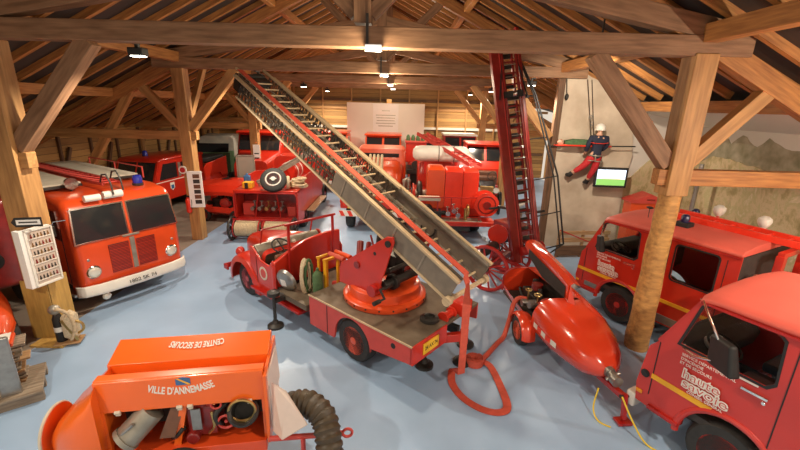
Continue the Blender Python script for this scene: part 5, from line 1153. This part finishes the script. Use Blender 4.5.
# panels on the second post
t=thing('photo_panel','white panel with a column of dark pictures on the second left post','sign',(-6.74,12.86,0),12)
ob('panel_box',G().box((0,0,1.78),(.44,.06,1.2)),'paper',t,bev=.006)
for k in range(6): ob('picture',G().box((.05,-.034,2.22-.17*k),(.2,.01,.13)),'inner' if k%2 else 'leather',t)
t=thing('round_sign','small round red and white sign above the photo panel','sign',(-7.08,12.84,2.42));ob('disc',G().cyl((0,0,0),(0,-.02,0),.13,n=24),'white',t);ob('red_disc',G().cyl((0,-.02,0),(0,-.028,0),.085,n=24),'redcloth',t)
t=thing('fire_extinguisher','red fire extinguisher hanging on the second left post','fire extinguisher',(-7.03,12.83,1.0));ob('cylinder',G().lathe([(.07,0),(.085,.03),(.085,.42),(.05,.5),(.025,.52)],n=18),'redlad',t,smooth=True);ob('handle',G().box((.03,-.02,.55),(.12,.04,.05)).cyl((0,0,.5),(0,0,.56),.025),'black',t);ob('hose',G().sweep(smooth_path([(.06,-.02,.55),(.13,-.03,.4),(.1,-.03,.15)],5),.012,7),'black',t)
# ================================================================ left edge of the picture
t=thing('timber_pallet','low pallet of grey timbers with stacked weathered boards at the left edge','pallet',(-6.35,5.12,0),38)
for y in (-.38,0,.38): ob('bearer',G().box((0,y,.07),(1.4,.10,.14)),'greyboard',t,bev=.01)
ob('deck',G().box((0,.0,.165),(1.4,.9,.05)),'greyboard',t,bev=.01)
for k in range(12):
    rr=random.Random(k+9);ob('board_layer',G().box((.02+rr.uniform(-.09,.09),.16,.21+.056*k),(.95,.34+rr.uniform(-.08,.08),.040),Matrix.Rotation(R(rr.uniform(-5,5)),3,'Z')),'greyboard' if k%3 else 'crate',t,bev=.008)
bx('corner_plate','steel',((.34,-.30,.66),(.24,.07,1.0)))
one('orange_cover','orange and white cloth folded on top of the stacked boards','cloth',G().box((0,0,.04),(.55,.4,.07)),'orange',loc=(-6.28,5.32,.86),rz=38,bev=.02)
ob('white_edge',G().box((.12,0,.08),(.22,.38,.012)),'white',bpy.data.objects['orange_cover'])
t=thing('red_wing','red rounded vehicle nose at the left edge behind the stacked boards','car',(-7.55,6.2,0),-35)
ob('wing',G().loft([ringx(-.9,.55,.35,1.25,.3),ringx(0,.55,.35,1.22,.35),ringx(.45,.5,.35,1.0,.35),ringx(.72,.36,.4,.7,.2)]),'orange',t,smooth=True);ob('trim',G().torus((.3,-.56,.45),.34,.03,'y',20,8,0,PI),'white',t)
for s in (1,-1): wheel(t,(.1,s*.45,.33),.33,.18,s,'red')
t=thing('dark_engine','dark brown engine body with black machinery at the left edge behind the first post','engine',(-8.75,7.85,0),-31)
ob('body',G().prism(rrect(-1.2,.35,.6,2.55,.12),-.5,.4,'y'),'maroon',t,bev=.03);ob('motor',G().cyl((.30,-.1,1.45),(.75,-.1,1.35),.2,n=20).box((.5,-.1,1.55),(.35,.3,.25)).cyl((.6,-.25,1.1),(.6,-.25,1.5),.06),'black',t,bev=.02)
for s in (1,-1): wheel(t,(-.4,s*.5,.4),.4,.2,s,'dark')
ob('belt_guard',G().torus((.36,-.1,1.9),.28,.03,'x',24,8),'dark',t,smooth=True)
# ================================================================ screen on the back wall
t=thing('projection_screen','large white screen on the back wall with a pale lettered sheet in its middle','screen',(-1.05,25.4,0))
ob('screen_board',G().box((0,0,2.85),(4.75,.06,3.7)),'board',t);q=ob('sheet',G().box((.0,-.04,3.35),(1.55,.012,2.6)),'paper',t)
for k,w_ in enumerate((.5,1.2,1.15,1.1,1.2,.9)): ob('text_row',G().box((0,-.049,4.25-.16*k-(.1 if k else 0)),(w_,.004,.05)),'alu',q)
ob('post',G().box((-2.2,.08,2.4),(.1,.1,4.8)).box((2.2,.08,2.4),(.1,.1,4.8)),'woodp',t);ob('yellow_tag',G().box((.2,-.06,4.82),(.3,.05,.24)),'yellow',t)
# ================================================================ rescuer on the climbing wall
fig=thing('person','hanging rescuer in navy jacket, red trousers and white helmet on the climbing wall','person',(6.12,12.78,3.22))
def skin(nm,verts,edges,m,par,root=0,sub=2):
    me=bpy.data.meshes.new(nm);me.from_pydata([v[:3] for v in verts],edges,[]);o=bpy.data.objects.new(nm,me);COL.objects.link(o)
    s=o.modifiers.new('skin','SKIN');s.use_smooth_shade=True
    for i,v in enumerate(verts):
        d=me.skin_vertices[0].data[i];r=v[3];d.radius=(r if isinstance(r,tuple) else (r,r));d.use_root=(i==root)
    q=o.modifiers.new('sub','SUBSURF');q.levels=sub;q.render_levels=sub
    dg=bpy.context.evaluated_depsgraph_get();bpy.context.view_layer.update();m2=bpy.data.meshes.new_from_object(o.evaluated_get(dg));bpy.data.objects.remove(o)
    m2.materials.clear();m2.materials.append(M[m]);m2.name=nm
    for p in m2.polygons:p.use_smooth=True
    o=bpy.data.objects.new(nm,m2);COL.objects.link(o);o.parent=par;return o
# facing the wall (+y), back to the viewer; pelvis at origin, legs braced towards the wall
V=[(0,0,0,(.15,.12)),(0,-.03,.25,(.14,.11)),(.01,-.05,.50,(.17,.12)),(.02,-.04,.64,(.09,.08)),(.03,-.03,.72,.055),(.03,-.01,.80,.085),(.03,.0,.90,.10),
   (-.22,-.04,.56,.075),(-.30,-.05,.32,.058),(-.26,.12,.12,.048),(-.24,.18,.05,.045),
   (.26,-.04,.56,.075),(.31,-.02,.32,.058),(.22,.14,.15,.048),(.2,.2,.1,.045),
   (-.11,.0,-.05,.115),(-.30,.05,-.34,.085),(-.56,.16,-.56,.06),(-.64,.20,-.64,.06),
   (.10,.0,-.06,.115),(.06,.05,-.42,.085),(-.04,.16,-.76,.06),(-.05,.2,-.86,.06)]
Eg=[(0,1),(1,2),(2,3),(3,4),(4,5),(5,6),(2,7),(7,8),(8,9),(9,10),(2,11),(11,12),(12,13),(13,14),(0,15),(15,16),(16,17),(17,18),(0,19),(19,20),(20,21),(21,22)]
skin('body',V,Eg,'skin',fig)
J=[(0,0,-.12,(.22,.20)),(0,0,.08,(.19,.16)),(0,-.03,.25,(.16,.13)),(.01,-.05,.50,(.19,.14)),(.02,-.045,.63,(.10,.09))]+[(a,b,c,(r+.018)) for a,b,c,r in (V[7],V[8],V[9],V[11],V[12],V[13])]
skin('jacket',J,[(0,1),(1,2),(2,3),(3,4),(3,5),(5,6),(6,7),(3,8),(8,9),(9,10)],'navy',fig)
T=[(0,0,.14,(.18,.15))]+[(0,0,0,(.165,.135))]+[(a,b,c,r+.02) for a,b,c,r in (V[15],V[16],V[17],V[19],V[20],V[21])]
skin('trousers',T,[(0,1),(1,2),(2,3),(3,4),(1,5),(5,6),(6,7)],'redcloth',fig)
for (x,y,z),(x2,y2,z2) in (((-.58,.17,-.58),(-.70,.30,-.66)),((-.045,.17,-.79),(-.07,.32,-.90))): ob('boot',G().sweep([(x,y,z),((x+x2)/2-.01,(y+y2)/2-.05,(z+z2)/2-.03),(x2,y2,z2)],[.075,.08,.055],12),'black',fig,smooth=True)
# hands: palm, four fingers and a thumb each
for hx,hy,hz,sg_ in ((-.24,.20,.03,-1),(.2,.22,.08,1)):
    vv=[(hx,hy-.05,hz+.03,.032),(hx,hy,hz,.036)];ee=[(0,1)]
    for k in range(4):
        i=len(vv);dx=(-.03+.02*k);L=(.9,1,.95,.75)[k];vv+=[(hx+dx,hy+.05,hz-.01,.011),(hx+dx,hy+.08*L,hz+.0,.010),(hx+dx,hy+.09*L,hz+.035*L,.009)];ee+=[(1,i),(i,i+1),(i+1,i+2)]
    i=len(vv);vv+=[(hx-sg_*.04,hy+.015,hz+.02,.012),(hx-sg_*.05,hy+.05,hz+.04,.010)];ee+=[(1,i),(i,i+1)]
    skin('hand',vv,ee,'skin',fig,0,1)
ob('helmet',G().lathe([(.145,.0),(.15,.03),(.14,.10),(.10,.17),(.04,.20),(.001,.205)],(.03,0,.80),'z',24).lathe([(.145,0),(.165,-.01),(.15,.01)],(.03,0,.80),'z',24),'white',fig,smooth=True)
ob('harness',G().torus((0,0,.02),.205,.02,'z',24,8).torus((-.12,.02,-.14),.14,.018,'z',20,6).torus((.1,.02,-.16),.14,.018,'z',20,6).bar((-.08,-.18,.06),(-.06,-.18,-.14),.03),'alu',fig)
ob('red_piping',G().sweep([(-.27,-.16,.42),(-.1,-.205,.40),(.1,-.205,.40),(.28,-.14,.42)],.012,6),'redlad',fig)
ob('face',G().ball((.03,.085,.82),.03,(1,1,1)),'skin',fig)
rp=one('climbing_rope','pair of thin dark ropes holding the hanging rescuer from the roof','rope',G().cyl((6.05,12.86,3.30),(5.62,13.0,5.5),.012,n=7).cyl((6.12,12.86,3.30),(5.75,13.0,5.5),.012,n=7),'dark')
ob('carabiner',G().torus((5.86,12.93,4.40),.05,.015,'y',16,6).torus((5.92,12.93,4.2),.05,.015,'y',16,6),'steel',rp)
one('wall_rope','thin rope with a knot hanging from the upper left of the climbing wall','rope',G().cyl((5.0,13.12,5.75),(5.1,13.12,5.0),.012,n=7).ball((5.1,13.12,4.98),.07,(.8,.8,1.5)),'dark')
st=thing('stretcher','rescue stretcher with a casualty wrapped in green hung against the climbing wall','stretcher',(5.75,12.95,3.50))
ob('litter_rim',G().sweep(smooth_path([(-.9,0,0),(-.7,-.14,.02),(0,-.18,.02),(.7,-.14,.02),(.9,0,0),(.7,.14,0),(0,.17,0),(-.7,.14,0),(-.9,0,0)],6),.028,8),'redlad',st,smooth=True)
ob('blanket',G().loft([ringx(-.6,.1,.0,.16,.05),ringx(-.3,.15,-.02,.22,.08),ringx(.3,.15,-.02,.2,.08),ringx(.8,.1,.0,.14,.05)]),'green',st,smooth=True)
ob('casualty_head',G().ball((-.72,0,.1),.1,(1.1,.9,1)),'skin',st,smooth=True)
ob('carrying_pole',G().cyl((-1.1,-.05,-.02),(1.65,-.05,.03),.02),'dark',st)
t=thing('monitor','black framed flat screen showing a bright green landscape below the hanging rescuer','monitor',(6.72,12.75,2.55),-4)
ob('bezel',G().box((0,.02,0),(1.02,.07,.64)),'black',t,bev=.015);M['scr1']=mat('lit screen sky',(.62,.72,.86),.3,emit=1.1);M['scr2']=mat('lit screen meadow',(.22,.50,.12),.3,emit=.9);M['scr3']=mat('lit screen pale houses',(.8,.62,.6),.3,emit=.9)
q=ob('screen',G().box((0,-.02,0),(.88,.012,.50)),'scr1',t);ob('screen_meadow',G().box((0,-.028,-.15),(.88,.006,.20)),'scr2',q);ob('screen_houses',G().box((.0,-.028,-.02),(.6,.006,.06)),'scr3',q)
ob('wall_arm',G().box((0,.25,0),(.08,.45,.08)),'dark',t)
# low plank barrier, gabled cabinet, hedge
t=thing('plank_barrier','low wooden plank barrier at the foot of the climbing wall','barrier',(5.9,12.2,0),6)
for z,h,m in ((.84,.12,'crate'),(.60,.14,'crate'),(.24,.34,'woodd')): ob('plank',G().box((0,0,z),(1.75,.05,h)),m,t,bev=.006)
for x in (-.8,0,.8): ob('post',G().box((x,.05,.45),(.08,.06,.9)),'crate',t)
ob('barrier_tape',G().bar((-.85,-.035,.95),(.5,-.035,.42),.01,.03),'redcloth',t)
t=thing('gabled_cabinet','small orange cabinet with a gabled top behind the crew van by the climbing wall','cabinet',(7.95,12.7,-.0),-3)
ob('cabinet_box',G().box((0,0,.92),(1.1,.5,1.84)),'orange',t,bev=.01);ob('gable_roof',G().prism([(-.62,1.84),(0,2.10),(.62,1.84),(.62,1.80),(-.62,1.80)],-.3,.3,'y'),'redm',t);ob('gable_mark',G().box((0,-.305,1.92),(.25,.01,.05)),'maroon',t)
t=thing('grey_pole','pale grey pipe running down the mural right of the log post','pipe',(8.6,11.5,0));ob('pipe',G().cyl((0,0,0),(0,0,3.2),.06),'steel',t,smooth=True);ob('pipe_foot',G().cyl((0,0,0),(0,0,.04),.13),'steel',t)

# a dark veteran car among the far vehicles
t=thing('veteran_car','dark open veteran car with pale lamps behind the pump engine reel','car',(4.0,18.6,0),-100)
ob('bonnet',G().loft([ringx(.2,.42,.7,1.35,.15),ringx(1.3,.34,.7,1.25,.15)]),'black',t,smooth=True);ob('radiator',G().box((1.33,0,1.0),(.06,.6,.6)),'brass',t,bev=.03)
ob('body_tub',G().box((-.7,0,.9),(1.7,1.1,.5)),'red2',t,bev=.05);ob('seat',G().box((-.3,0,1.3),(.5,1.0,.35)).box((-1.1,0,1.4),(.5,1.0,.4)),'leather',t,bev=.05)
ob('steering_wheel',G().torus((.1,.25,1.55),.2,.016,'x',22,6).cyl((.1,.25,1.55),(.4,.25,1.2),.015),'black',t,smooth=True)
for s in (1,-1):
    ob('headlamp',G().lathe([(.05,-.1),(.13,0),(.12,.04),(.001,.05)],(1.45,s*.4,1.15),'x',20),'lens',t,smooth=True)
    for x in (1.0,-1.1): spoked(t,(x,s*.62,.42),.40,'y','dark',10)
    ob('mudguard',G().torus((1.0,s*.62,.45),.5,.07,'y',16,6,R(10),R(170)),'black',t,smooth=True)
ob('chassis',G().box((0,0,.55),(2.7,.9,.14)),'dark',t)
